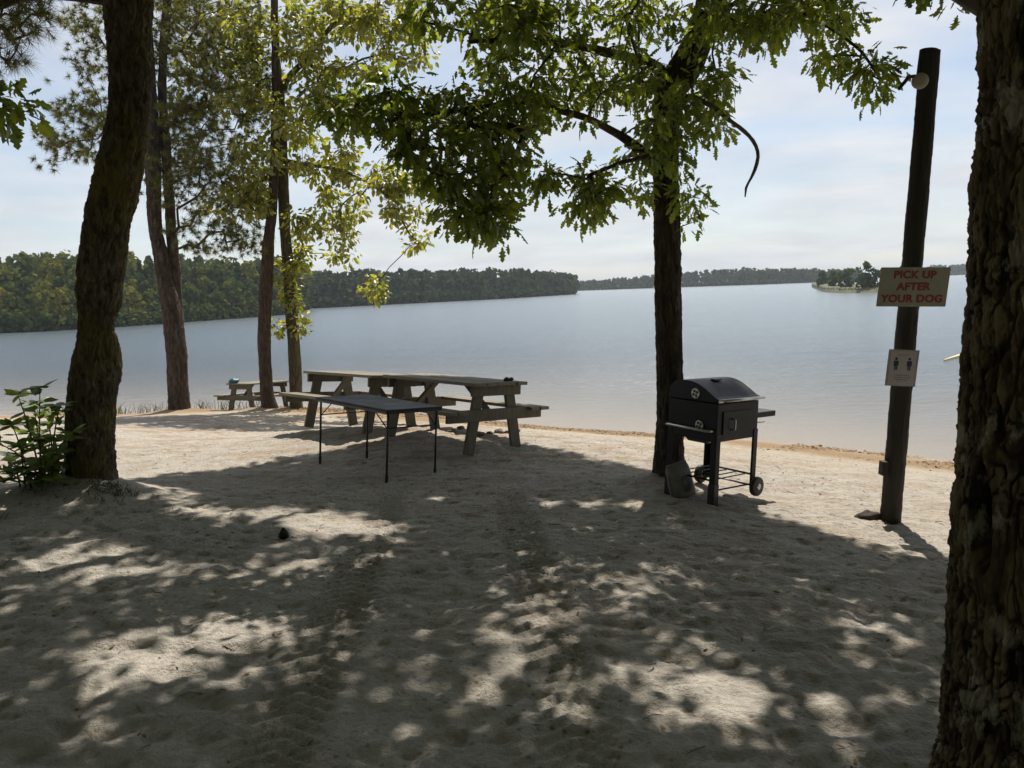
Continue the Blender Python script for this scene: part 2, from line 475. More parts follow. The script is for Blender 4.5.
def ground_z(x, y):
    """sand level with mounds, footprints and wheel ruts"""
    x = np.asarray(x, float); y = np.asarray(y, float)
    s = shore_dist(x, y)
    z = smooth_z(x, y)
    trk = 0*x
    for off, ph in ((-.95, 0.), (.15, .6)):
        trk = np.maximum(trk, np.exp(-((x-(off-.02*y+.10*np.sin(y*.5+ph)))/.19)**6)*np.clip((7.8-y)/1.5, 0, 1))
    k = np.clip((s-.2)/1.5, 0, 1)*np.clip((40-np.hypot(x, y))/20, 0, 1)
    z = z+k*(.020*perlin2(x/1.5, y/1.5, 1)+.006*perlin2(x/.42, y/.42, 2)+(1-.75*trk)*(.008*perlin2(x/.17, y/.15, 3)+.009*perlin2(x/.085, y/.08, 4))+.007*perlin2(x/.05, y/.05, 6))
    foot = np.clip(perlin2(x/.26+3, y/.20, 5)-.12, 0, .4)
    z = z-k*(1-trk)*.022*foot-k*(1-.8*trk)*.06*np.clip(perlin2(x/.11+7, y/.10, 8)-.2, 0, .3)
    # two wheel ruts with tread ribs running from the camera to the tables
    for off, ph in ((-.95, 0.), (.15, .6)):
        cx = off-.02*y+.10*np.sin(y*.5+ph)
        u = x-cx
        inside = np.exp(-(u/.17)**6)*np.clip((7.8-y)/1.5, 0, 1)
        z = z-k*inside*(.006+.011*np.sin((y+np.abs(u)*.7)*2*np.pi/.085))
        z = z+k*.006*np.exp(-((np.abs(u)-.18)/.05)**2)*np.clip((7.8-y)/1.5, 0, 1)
    # root mounds
    for mx, my, mr, mh in ((-3.57, 6.38, .55, .14), (1.49, 7.45, .42, .07), (-3.9, 6.1, .7, .08), (-8.61, 19.98, .9, .12), (-6.28, 19.57, .7, .1)):
        z = z+mh*np.exp(-((x-mx)**2+(y-my)**2)/(2*(mr*.6)**2))
    return z

def ground_at(px, py):
    d = ray(px, py); t0 = .5
    for t in np.arange(1.0, 60, .02):
        P = CAM+d*t
        if P[2] < float(smooth_z(P[0], P[1])): return P
    return P

def spaced(pts):
    o = []
    for a, b, h in pts: o += list(np.arange(a, b, h))
    return o

def growing(a, b, h, g=1.25):
    o = [a]
    while abs(o[-1]) < abs(b): o.append(o[-1]+math.copysign(h, b-a)); h *= g
    return o

gx = np.array(growing(-16, -2300, .8)[:0:-1]+spaced([(-16, -6, .14), (-6, -3.4, .05), (-3.4, 3.4, .024), (3.4, 5, .05), (5, 14, .15)])+growing(14, 2300, .4))
gy = np.array(growing(1.0, -2300, .2)[:0:-1]+spaced([(1.0, 2.2, .1), (2.2, 7.0, .024), (7.0, 11, .045), (11, 24, .11)])+growing(24, 2300, .5))
X, Y = np.meshgrid(gx, gy)
nx, ny = len(gx), len(gy)
Z = ground_z(X, Y)
idx = np.arange(nx*ny).reshape(ny, nx)
Q = np.stack([idx[:-1, :-1], idx[:-1, 1:], idx[1:, 1:], idx[1:, :-1]], -1).reshape(-1, 4)
ground = mk('ground', np.stack([X, Y, Z], -1).reshape(-1, 3), [Q], M_sand, smooth=True)
attr(ground, 'shore', shore_dist(X, Y).ravel())
tag(ground, kind='structure')

wx = np.array(growing(-30, -2250, 1.5)[:0:-1]+spaced([(-30, 30, .6)])+growing(30, 2250, 1.5))
wy = np.array(growing(0, -2250, 4)[:0:-1]+spaced([(0, 30, .6)])+growing(30, 2250, 1.5))
X2, Y2 = np.meshgrid(wx, wy)
i2 = np.arange(len(wx)*len(wy)).reshape(len(wy), len(wx))
Q2 = np.stack([i2[:-1, :-1], i2[:-1, 1:], i2[1:, 1:], i2[1:, :-1]], -1).reshape(-1, 4)
cx_, cy_ = X2.ravel()[Q2].mean(1), Y2.ravel()[Q2].mean(1)
Q2 = Q2[shore_dist(cx_, cy_) < 6]
lake = mk('lake', np.stack([X2, Y2, np.full_like(X2, WATER)], -1).reshape(-1, 3), [Q2], M_water, smooth=True)
attr(lake, 'depth', np.clip(WATER-base_z(X2, Y2), 0, 3).ravel())
tag(lake, kind='structure')

# ------------------------------------------------------------------ sun direction
SUN_AZ, SUN_EL = rad(17), rad(58)
SD = np.array([math.sin(SUN_AZ)*math.cos(SUN_EL), math.cos(SUN_AZ)*math.cos(SUN_EL), math.sin(SUN_EL)])

# ------------------------------------------------------------------ foliage generators
def unit(v): return v/(np.linalg.norm(v, axis=-1, keepdims=True)+1e-9)

_half = np.array([(0, .015), (.13, .10), (.24, .085), (.36, .27), (.46, .13), (.58, .29), (.70, .12), (.82, .17), (1.0, 0.0)])
def oak_leaf():
    n = len(_half)
    V = [(x, 0, 0) for x, _ in _half]+[(x, y, -.35*y) for x, y in _half[:-1]]+[(x, -y, -.35*y) for x, y in _half[:-1]]
    V = np.array(V); V[:, 2] -= .16*V[:, 0]**2
    q, t = [], []
    for i in range(n-2):
        q.append([i, i+1, n+i+1, n+i]); q.append([i+1, i, 2*n-1+i, 2*n+i])
    t.append([n-2, n-1, n+n-2]); t.append([n-1, n-2, 2*n-1+n-2])
    return V, [np.array(q), np.array(t)]
def plain_leaf(w=.27):
    V = np.array([(0, 0, 0), (.3, w*.85, -.06), (.62, w*.8, -.10), (1, 0, -.16), (.62, -w*.8, -.10), (.3, -w*.85, -.06), (.45, 0, 0.0)])
    t = np.array([[0, 6, 1], [1, 6, 2], [2, 6, 3], [3, 6, 4], [4, 6, 5], [5, 6, 0]])
    return V, [t]
def simple_leaf(w=.27):
    V = np.array([(0, 0, 0), (.45, w, -.08), (1, 0, -.14), (.45, -w, -.08)])
    return V, [np.array([[0, 2, 1], [0, 3, 2]])]

def scatter_leaves(tmpl, base, axis, up, L):
    TV, TP = tmpl
    curl = rng.uniform(-.5, .9, (len(base), 1, 1))
    a = unit(axis); s = unit(np.cross(up, a)); n = np.cross(a, s)
    V = base[:, None]+L[:, None, None]*(TV[None, :, 0:1]*a[:, None]+TV[None, :, 1:2]*s[:, None]+(TV[None, :, 2:3]-.30*curl*TV[None, :, 0:1]**2)*n[:, None])
    k = len(TV); off = (np.arange(len(base))*k)[:, None, None]
    return V.reshape(-1, 3), [(p[None]+off).reshape(-1, p.shape[1]) for p in TP]

def cat(parts):
    """join (V, polys) tuples"""
    Vs, Ps, n = [], {}, 0
    for V, P in parts:
        Vs.append(V)
        for p in P:
            if len(p): Ps.setdefault(p.shape[1], []).append(np.asarray(p)+n)
        n += len(V)
    return np.concatenate(Vs), [np.concatenate(v) for v in Ps.values()]

def leaf_clusters(C, per, spread, L, tmpl, droop=.45, rg=rng):
    n = len(C)*per
    c = np.repeat(C, per, 0)
    d = unit(rg.normal(size=(n, 3))*np.array([1, 1, .75]))
    base = c+d*spread*rg.uniform(.1, 1, (n, 1))**.6
    ax = unit(d*.8+rg.normal(size=(n, 3))*.35+np.array([0, 0, -droop]))
    up = unit(rg.normal(size=(n, 3))*.55+np.array([0, 0, 1]))
    return scatter_leaves(tmpl, base, ax, up, L*rg.uniform(.5, 1.25, n))

def needle_tufts(C, D, per, L, w, rg=rng):
    n = len(C)*per
    c = np.repeat(C, per, 0); dd = np.repeat(D, per, 0)
    ax = unit(dd*.55+unit(rg.normal(size=(n, 3)))*.9)
    b = c-dd*L*.35*rg.uniform(0, 1, (n, 1))
    side = unit(np.cross(ax, rg.normal(size=(n, 3))))
    l = L*rg.uniform(.7, 1.15, (n, 1))
    V = np.stack([b+side*w/2, b-side*w/2, b+ax*l+np.array([0, 0, -.12])*l], 1).reshape(-1, 3)
    return V, [np.arange(n*3).reshape(n, 3)]

def catmull(P, step):
    P = np.asarray(P, float); outp = []
    ext = np.vstack([2*P[0]-P[1], P, 2*P[-1]-P[-2]])
    for i in range(1, len(ext)-2):
        p0, p1, p2, p3 = ext[i-1:i+3]
        m = max(1, int(np.linalg.norm(p2[:3]-p1[:3])/step))
        for t in np.arange(m)/m:
            outp.append(.5*((2*p1)+(-p0+p2)*t+(2*p0-5*p1+4*p2-p3)*t*t+(-p0+3*p1-3*p2+p3)*t**3))
    outp.append(P[-1])
    return np.array(outp)

def trunk_arrays(path, seg, step, furrow=.01, freq=14, zf=.2, lump=.02, special=None, seed=0, flare=0., plates=False):
    global RIDGE
    R4 = catmull(path, step)
    pts, r = R4[:, :3], R4[:, 3]
    n = len(pts)
    T = unit(np.gradient(pts, axis=0))
    A = unit(np.cross(np.tile([0, 1.0, 0], (n, 1)), T)); B = np.cross(T, A)
    th = np.arange(seg)/seg*2*np.pi
    nor = np.cos(th)[None, :, None]*A[:, None]+np.sin(th)[None, :, None]*B[:, None]
    h = np.concatenate([[0], np.cumsum(np.linalg.norm(np.diff(pts, axis=0), axis=1))])
    rm = r.mean()
    cyl = np.stack(np.broadcast_arrays(np.cos(th)[None]*rm, np.sin(th)[None]*rm, h[:, None]), -1)
    f1 = perlin(cyl*np.array([freq, freq, freq*zf])+perlin(cyl*6, seed+3)[..., None]*.9, seed)
    f2 = perlin(cyl*np.array([freq*2.3, freq*2.3, freq*zf*2.6]), seed+1)
    ridge = np.clip(np.abs(f1)*2.6, 0, 1)**.7
    if plates:
        f3 = perlin(cyl*np.array([freq*1.7, freq*1.7, freq*zf*1.5])+perlin(cyl*9, seed+6)[..., None]*.7, seed+5)
        f4 = perlin(cyl*np.array([freq*3.4, freq*3.4, freq*1.1]), seed+7)
        sst = lambda v, a, b: (lambda q: q*q*(3-2*q))(np.clip((v-a)/(b-a), 0, 1))
        crack = sst(np.abs(f1), .03, .15)*(1-.8*(1-sst(np.abs(f3), .02, .10)))
        f5 = perlin(cyl*np.array([freq*1.1, freq*1.1, freq*zf*2.2]), seed+9)
        flake = np.floor((f5+f4*.35+.9)*2.4)/2.4-.7            # scaly layers that end in sharp edges
        ridge = np.clip(crack*(.85+.55*flake)+.12*f4, 0, 1.3)
        f2 = .5*f2+1.1*perlin(cyl*np.array([75, 75, 30.]), seed+8)+.7*perlin(cyl*np.array([150, 150, 70.]), seed+10)
    big = perlin(cyl*np.array([3.2, 3.2, 1.6]), seed+2)
    disp = furrow*(ridge-.6)+furrow*.35*f2+lump*big
    if special is not None: disp = special(th, h, disp, A, B, pts)
    if flare:
        k = np.exp(-h/.30)[:, None]
        disp = disp+flare*k*(.55+.6*np.cos(th*5+1.3*seed)[None]*.5+.4*np.cos(th*3+seed)[None]*.5)
    RIDGE = ridge
    V = pts[:, None]+nor*(r[:, None]+disp)[..., None]
    i = np.arange(n-1)[:, None]*seg; j = np.arange(seg)[None]; j2 = (j+1) % seg
    Q = np.stack([i+j, i+j2, i+seg+j2, i+seg+j], -1).reshape(-1, 4)
    return V.reshape(-1, 3), [Q]

def branch_arrays(skel, targets, rg=rng, r0=.0042, rmax=.06, step=.3, wig=.05, zpen=.6, sag=.06, k=5):
    """skel: list of polylines (n,3) that twigs may leave from; returns tubes to every target and last directions"""
    nodes = [p for s in skel for p in catmull(np.c_[s, np.zeros(len(s))], .15)[:, :3]]
    parent = [-1]*len(nodes)
    nodes = list(np.array(nodes))
    cnt = [0]*len(nodes)
    base_n = len(nodes)
    arr = np.array(nodes)
    dmin = np.array([np.min(np.linalg.norm(arr-t, axis=1)) for t in targets])
    chains, dirs = [], np.zeros((len(targets), 3))
    buf = np.zeros((base_n+len(targets)*14, 3)); buf[:base_n] = arr; nb = base_n
    parent = list(parent)
    for ti in np.argsort(dmin):
        t = targets[ti]
        d = np.linalg.norm(buf[:nb]-t, axis=1)+zpen*np.maximum(0, buf[:nb, 2]-t[2])
        j = int(np.argmin(d)); p = buf[j]
        L = np.linalg.norm(t-p); m = min(12, max(2, int(L/step)))
        q = np.linspace(0, 1, m+1)[1:, None]
        path = p+(t-p)*q+rg.normal(size=(m, 3))*wig*L*.25*(1-q)+np.array([0, 0, 1])*sag*L*np.sin(q*np.pi)
        path[-1] = t
        ids = []
        par = j
        for x in path:
            buf[nb] = x; parent.append(par); cnt.append(0); ids.append(nb); par = nb; nb += 1
        dirs[ti] = path[-1]-(path[-2] if m > 1 else p)
        chains.append([j]+ids)
    for ch in chains:
        i = ch[-1]
        while i != -1:
            cnt[i] += 1; i = parent[i]
    cnt = np.array(cnt)
    out_ = []
    for ch in chains:
        rr = np.minimum(rmax, r0*np.sqrt(np.maximum(1, cnt[ch])))
        rr[0] = rr[1]; rr = np.maximum(rr*np.linspace(1, .9, len(rr)), r0*.6)
        V, Qd = tube_arrays(buf[ch], rr, k)
        out_.append((V, [Qd]))
    return cat(out_), unit(dirs)

def px_targets(regions, rg=rng):
    """regions: (px, py, rx, ry, depth, half depth, count) foliage masses at their own distance"""
    T = []
    for px, py, rx, ry, d, hd, n in regions:
        a = rg.uniform(0, 2*np.pi, n); q = np.sqrt(rg.uniform(0, 1, n))
        for x, y, dd in zip(px+rx*q*np.cos(a), py+ry*q*np.sin(a), d+hd*rg.uniform(-1, 1, n)):
            T.append(at(x, y, dd))
    return np.array(T)

def axis(rows, Y, r_scale=1.0):
    """rows: (py, left px, right px) of a trunk seen at distance Y -> path of x,y,z,r"""
    o = []
    for row in rows:
        py, a, b = row[:3]; y = row[3] if len(row) > 3 else Y
        c = at((a+b)/2, py, y); r = abs(b-a)/2*y/F*r_scale
        o.append((*c, r))
    return np.array(o)

def sink(path, d=.25):
    p = path.copy(); p[0, 2] -= d
    return p

# ---- sun gaps the unseen canopy is shaped to leave (ground pixels, photo), and where its shade ends
GAPS = [(60, 618, 62, 22), (140, 622, 30, 12), (210, 668, 62, 14), (110, 735, 75, 34), (230, 700, 60, 16), (40, 702, 30, 10), (60, 580, 34, 8), (190, 545, 60, 16), (330, 545, 90, 22), (290, 600, 50, 12), (375, 610, 20, 8),
        (282, 575, 22, 12), (455, 618, 32, 18), (515, 672, 48, 16), (525, 697, 42, 12), (650, 720, 28, 24), (690, 640, 0, 0), (590, 615, 42, 18), (565, 573, 38, 10), (655, 580, 24, 8), (640, 500, 44, 10), (560, 503, 44, 8), (597, 545, 14, 14), (648, 530, 20, 18),
        (755, 600, 22, 9), (735, 700, 34, 26), (800, 760, 90, 18), (850, 545, 20, 6), (875, 640, 28, 12), (905, 695, 30, 8), (925, 545, 22, 12), (890, 568, 18, 8), (150, 515, 60, 10), (440, 503, 30, 7), (500, 580, 10, 6), (715, 555, 20, 6), (865, 610, 24, 10), (600, 745, 30, 12), (440, 740, 40, 10), (20, 640, 30, 12), (120, 590, 30, 8), (390, 580, 20, 7), (190, 610, 34, 9), (610, 590, 24, 12)]
BOUND = np.array([(-400, 520), (0, 505), (100, 500), (150, 478), (230, 462), (300, 448), (400, 438), (530, 434), (640, 456), (700, 486), (760, 500), (850, 524), (940, 534), (1100, 560)], float)

def shadow_px(P):
    t = (P[:, 2]+.2)/SD[2]
    G = P-SD*t[:, None]
    return (*proj(G), G)

def canopy_ok(P, pad=0.):
    x, y, d, G = shadow_px(P)
    front = (d > .8)
    by = np.interp(x, BOUND[:, 0], BOUND[:, 1])
    ok = ~(front & (y < by+6) & (x > -300) & (x < 1300))
    dd = np.maximum(d, 1)
    pm = .065+.075*np.clip((3.9-dd)/1.3, 0, 1)
    for gx_, gy_, rx, ry in GAPS:
        if rx: ok &= ~(front & (((x-gx_)/(rx+pm*F/dd))**2+((y-gy_)/(ry+pm*F*1.7/dd**2))**2 < 1))
    vx, vy, vd = proj(P)
    vis = (vd > .3) & (vx > -60) & (vx < 1084) & (vy > -45) & (vy < 800)
    return ok & ~vis

def canopy(n, xr, yr, zr, owners, rg=rng):
    """unseen crown clumps, placed by where their shade falls, shared out among the trees"""
    G = np.c_[rg.uniform(*xr, n), rg.uniform(*yr, n), np.zeros(n)]
    z = rg.uniform(*zr, n)
    P = G+SD*(z/SD[2])[:, None]
    P = P[canopy_ok(P)]
    D = np.stack([np.hypot(P[:, 0]-a, P[:, 1]-b)*w for a, b, w in owners], 1)
    who = D.argmin(1)
    return [P[who == i] for i in range(len(owners))]

# ------------------------------------------------------------------ near trees
MAIN = (1.49, 7.45); LEFT = (-3.57, 6.38); BIG = (1.75, 2.25)
can = [np.vstack(q) for q in zip(*[canopy(*a, [(1.4, 7.6, 1.0), (-3.3, 6.6, 1.0), (1.8, 2.6, 1.15)]) for a in ((15000, (-7.5, 6.5), (-2.5, 9.8), (4.2, 9.0)), (7000, (-5.5, 5.5), (4.5, 10.2), (6.0, 10.5)), (1800, (-8, 8), (-9, -2), (4.0, 8.5)))])]

def build_tree(name, label, loc, trunk_parts, crown_arr, bark, leafmat, cat_='tree', group=None, crown_smooth=False):
    root = thing(name, label, cat_, loc, group=group)
    off = np.array(loc)
    V, P = cat(trunk_parts)
    mk('trunk', V-off, P, bark, root, smooth=True)
    V, P = crown_arr
    mk('crown', V-off, P, leafmat, root, smooth=crown_smooth)
    return root

def limb(pts, k=10, step=.1, seed=0):
    return trunk_arrays(np.array(pts), k*2, step, .008, 18, .2, .012, seed=seed)

def pxl(rows):
    """(px, py, Y, radius px) -> x,y,z,r"""
    return np.array([(*at(a, b, y), rr*y/F) for a, b, y, rr in rows])

# main oak
Ym = 7.45
tr = axis([(486, 650, 690), (470, 654, 686), (440, 656.5, 683.5), (400, 657, 683), (350, 656, 682), (300, 655, 681), (250, 655, 680), (200, 654, 678), (150, 653, 677), (100, 655, 680), (82, 660, 684), (62, 672, 691), (40, 685, 700), (10, 701, 714)], Ym)
tr = sink(tr)
top = tr[-1, :3]
L1 = pxl([(672, 95, 7.45, 9), (692, 72, 7.4, 7.5), (708, 35, 7.3, 7), (722, -10, 7.2, 6.5), (735, -70, 7.1, 6), (745, -160, 7.2, 4.5), (735, -260, 7.4, 3)])
L2 = pxl([(670, 80, 7.45, 8), (684, 55, 7.55, 6), (700, 10, 7.7, 5), (705, -50, 8.0, 4.5), (690, -140, 8.3, 3.5)])
L3 = pxl([(665, 75, 7.45, 6), (648, 62, 7.3, 5), (615, 54, 7.0, 4), (575, 46, 6.7, 3.2), (520, 40, 6.4, 2.4), (470, 42, 6.2, 1.6)])
L4 = pxl([(660, 168, 7.42, 6), (650, 159, 7.3, 7), (634, 145, 7.1, 4.6), (608, 129, 6.8, 3.6), (582, 117, 6.5, 3.2), (522, 104, 6.1, 2.4), (450, 112, 5.8, 1.8), (390, 120, 5.7, 1.2)])
L5 = pxl([(676, 105, 7.45, 5), (690, 97, 7.3, 3.0), (713, 107, 7.1, 2.3), (728, 119, 7.0, 1.9), (739, 127, 7.0, 1.9), (749, 136, 7.0, 1.8), (756, 146, 7.0, 1.7), (758, 157, 7.0, 1.7), (755, 169, 7.0, 1.6), (751, 178, 7.0, 1.4), (746, 188, 7.0, 1.4), (745, 197, 7.0, .8)])
L6 = pxl([(715, 20, 7.3, 3.4), (735, 2, 7.15, 2.6), (760, -2, 7.0, 2.0), (800, 12, 6.7, 1.5), (835, 32, 6.55, 1.1), (862, 52, 6.45, .8), (880, 80, 6.4, .5)])
L7 = pxl([(705, -50, 8.0, 4), (640, -120, 7.6, 4), (560, -170, 7.0, 3.5), (470, -200, 6.5, 3)])
reg_main = [
    (600, 8, 130, 18, 6.9, .9, 40), (540, 55, 62, 36, 6.6, .6, 27), (615, 72, 34, 32, 6.9, .5, 14), (500, 18, 46, 22, 6.2, .5, 18), (570, 100, 46, 22, 6.6, .5, 17), (520, 108, 32, 26, 6.2, .4, 16),
    (500, 148, 18, 34, 5.9, .3, 18), (492, 196, 16, 24, 5.8, .3, 13), (500, 222, 8, 10, 5.8, .2, 4), (550, 176, 18, 7, 6.4, .2, 6), (600, 186, 22, 14, 6.7, .2, 13), (584, 206, 12, 8, 6.7, .2, 5), (645, 186, 7, 8, 7.2, .2, 3), (638, 150, 18, 14, 7.0, .3, 5),
    (690, 196, 12, 14, 7.2, .2, 5), (692, 224, 8, 3, 7.2, .2, 1), (696, 115, 24, 32, 7.15, .35, 22), (672, 150, 14, 20, 7.0, .2, 7), (715, 82, 20, 18, 7.1, .4, 9), (770, 12, 55, 18, 6.9, .6, 26), (745, 32, 34, 14, 6.9, .4, 11), (830, 10, 40, 14, 6.6, .4, 13), (830, 58, 13, 8, 6.5, .2, 5), (876, 78, 12, 16, 6.4, .2, 7), (862, 66, 8, 6, 6.4, .2, 2),
    (440, 10, 22, 22, 6.1, .3, 7), (450, 120, 50, 32, 5.8, .35, 28), (372, 118, 38, 24, 5.7, .3, 13), (338, 108, 11, 20, 5.7, .2, 4), (455, 190, 20, 28, 5.75, .3, 16), (440, 165, 16, 16, 5.7, .2, 6), (400, 88, 16, 9, 5.8, .2, 5), (408, 152, 20, 10, 5.7, .2, 5), (700, 44, 24, 16, 7.1, .3, 4), (650, 100, 16, 30, 7.0, .4, 8), (478, 222, 10, 12, 5.75, .2, 4)]
T = px_targets(reg_main)
def clear_of(Hh, T, r):  # drops unseen crown clumps that would shade the given targets
    g = lambda P: (P-SD*((P[:, 2]+.2)/SD[2])[:, None])[:, :2]
    a, b = g(Hh), g(T)
    d = np.min(np.hypot(a[:, None, 0]-b[None, :, 0], a[:, None, 1]-b[None, :, 1]), axis=1)
    return Hh[d > r]
Tsun = T[proj(T)[0] > 330]
can = [np.vstack([clear_of(q[::3], Tsun, .0), clear_of(np.delete(q, np.s_[::3], 0), Tsun, .19)]) for q in can]
Tshrub = np.array([at(px, py, 6.1) for px, py in ((40, 390), (20, 430), (60, 430), (40, 460), (65, 400), (10, 470), (70, 465))])
can = [clear_of(q, Tshrub, .42) for q in can]
Hh = can[0]
skel = [tr[5:-3, :3], L1[:, :3], L2[:, :3], L3[:, :3], L4[:, :3], L6[:, :3], L7[:, :3]]
br, _ = branch_arrays(skel, np.vstack([T, Hh[::3]]), r0=.004, sag=.03)
crown = cat([leaf_clusters(T, 25, .165, .098, oak_leaf(), .5), leaf_clusters(Hh, 12, .26, .17, simple_leaf(.30), .3)])
trunks = [trunk_arrays(tr, 180, .018, .013, 24, .2, .012, seed=4, flare=.05, plates=True)]
for i, l in enumerate((L1, L2, L3, L4, L6, L7)): trunks.append(limb(l, seed=20+i))
dead_branch = trunk_arrays(L5, 10, .04, .004, 30, .2, .006, seed=27)
trunks.append(br)
oak_root = build_tree('oak_tree', 'straight oak behind the black grill with drooping leafy limbs and a dead hanging branch', (*MAIN, float(ground_z(*MAIN))), trunks, crown, M_bark_oak, M_leaf_oak)
mk('dead_branch', dead_branch[0]-np.array(oak_root.location), dead_branch[1], M_deadwood, oak_root, smooth=True)

# leaning mossy tree on the left
Yl = 6.38
tr = axis([(512, 60, 128), (497, 66, 118), (480, 68, 113), (450, 67, 111), (407, 69, 112.5), (376, 73.5, 115), (350, 78, 117), (331, 80, 112.5), (318, 80, 112.5), (300, 79, 119), (282, 79, 120), (250, 84, 124.5), (220, 88, 128), (190, 95, 137), (150, 104, 143), (112, 110, 146), (56, 111, 147), (0, 105, 149), (-70, 102, 146), (-170, 108, 146), (-300, 120, 150), (-430, 130, 152)], Yl)
tr = sink(tr, .15)
A0 = tr[-6, :3]
La = np.array([(*tr[-5, :3], .09), (*(tr[-5, :3]+np.array([-.6, .5, .6])), .07), (*(tr[-5, :3]+np.array([-1.5, 1.2, 1.4])), .045), (*(tr[-5, :3]+np.array([-2.4, 1.8, 2.6])), .025)])
Lb = np.array([(*tr[-3, :3], .10), (*(tr[-3, :3]+np.array([.7, .9, .5])), .07), (*(tr[-3, :3]+np.array([1.7, 2.2, .9])), .05), (*(tr[-3, :3]+np.array([2.4, 3.6, 1.2])), .025)])
Lc = pxl([(112, -30, 6.3, 7), (70, -5, 6.0, 4), (40, 40, 5.6, 2.6), (10, 100, 5.2, 1.8), (-8, 106, 5.1, 1.2)])
Lc[0, :3] = tr[-5, :3]; Lc[1:, 0] -= 1.0*np.array([.3, .8, .8, .3])
T = px_targets([(14, 108, 20, 9, 5.1, .1, 5), (-20, 100, 20, 20, 5.2, .2, 10)])
Hh = can[1]
br, _ = branch_arrays([tr[12:, :3], La[:, :3], Lb[:, :3], Lc[:, :3]], np.vstack([T, Hh[::3]]), r0=.004, sag=.03)
def knot(th, h, disp, A, B, pts):
    # swollen collar under the bend
    return disp+.016*np.exp(-((h[:, None]-1.36)/.12)**2)*(1+.5*np.cos(th[None]-1.0))
trunks = [trunk_arrays(tr, 220, .018, .016, 22, .34, .026, special=knot, seed=9, flare=.07, plates=True), limb(La, seed=31), limb(Lb, seed=32), limb(Lc, seed=33), br]
crown = cat([leaf_clusters(T, 13, .15, .12, oak_leaf(), .4), leaf_clusters(Hh, 12, .26, .17, simple_leaf(.30), .3)])
build_tree('leaning_tree', 'thick dark mossy trunk leaning right, rising beside the leafy green shrub', (*LEFT, float(ground_z(*LEFT))), trunks, crown, M_bark_mossy, M_leaf_oak)

# big furrowed trunk close on the right
rows = [(-420, 985), (-250, 980), (-120, 977), (0, 976), (100, 975), (200, 967), (300, 964), (400, 956), (480, 950), (520, 946), (560, 944), (600, 942), (650, 940), (700, 937), (768, 931), (830, 918), (880, 890)]
p = []
for py, l in rows[::-1]:
    e = at(l, py, 2.25); r = .255+.03*max(0, (py-500)/400)**2-.02*max(0, (300-py)/700)
    p.append((e[0]+r*1.02+.050, 2.25, e[2], r))
p = np.array(p); p[0, 2] -= .2
def hollow(th, h, disp, A, B, pts):
    # long healed hollow with a smooth swollen rim, on the side turned to the beach walker
    cz = np.interp(at(985, 535, 2.05)[2], pts[:, 2], h)
    nrm_x = np.cos(th)[None]*A[:, None, 0].mean()+np.sin(th)[None]*B[:, None, 0].mean()
    ang = np.arctan2(np.cos(th)*A[:, 1].mean()+np.sin(th)*B[:, 1].mean(), np.cos(th)*A[:, 0].mean()+np.sin(th)*B[:, 0].mean())
    a0 = rad(-161)
    da = (ang-a0+np.pi) % (2*np.pi)-np.pi
    u = da[None]*.26; v = (h[:, None]-cz)
    u = u+.012*np.sin(v*9)
    e = np.sqrt((u/.10)**2+(v/.27)**2)
    smooth = np.clip(1.25-e, 0, 1)
    smooth = smooth*smooth*(3-2*smooth)
    global SMOOTHED
    SMOOTHED = 1-.35*smooth
    disp = disp*(1-.88*smooth)
    e2 = np.sqrt((u/.026)**2+(v/.125)**2)
    disp = disp+.028*np.exp(-((e2-1.45)/.5)**2)-.10*np.clip(1.25-e2, 0, 1)**.6*(e2 < 1.25)
    return disp
Hh = can[2]
tt = p[-1, :3]
La = np.array([(*p[-4, :3], .16), (*(p[-4, :3]+np.array([-.5, .9, .8])), .11), (*(p[-4, :3]+np.array([-1.1, 2.2, 1.9])), .07), (*(p[-4, :3]+np.array([-1.6, 3.2, 3.2])), .03)])
Lb = np.array([(*tt, .17), (*(tt+np.array([.2, .3, 1.0])), .13), (*(tt+np.array([.5, .9, 2.4])), .09), (*(tt+np.array([.9, 1.2, 4.2])), .04)])
T = px_targets([(950, -2, 14, 4, 2.9, .1, 2), (930, -18, 30, 10, 2.9, .2, 6)])
br, _ = branch_arrays([p[11:, :3], La[:, :3], Lb[:, :3]], np.vstack([T, Hh[::3]]), r0=.004, sag=.03)
crown = cat([leaf_clusters(T, 10, .07, .06, oak_leaf(), .4), leaf_clusters(Hh, 12, .26, .17, simple_leaf(.30), .3)])
big_arr = trunk_arrays(p, 760, .0065, .018, 27, .15, .009, special=hollow, seed=14, plates=True)
big_ridge = (RIDGE*SMOOTHED).ravel()
trunks = [big_arr, limb(La, 14, seed=41), limb(Lb, 14, seed=42), br]
big_root = build_tree('furrowed_tree', 'large deeply furrowed trunk with a healed hollow, closest on the right edge', (p[1, 0], 2.25, float(ground_z(p[1, 0], 2.25))), trunks, crown, M_bark_big, M_leaf_oak)
for c_ in big_root.children:
    if c_.name.startswith('trunk'): attr(c_, 'ridge', np.r_[big_ridge, np.full(len(c_.data.vertices)-len(big_ridge), .6)])

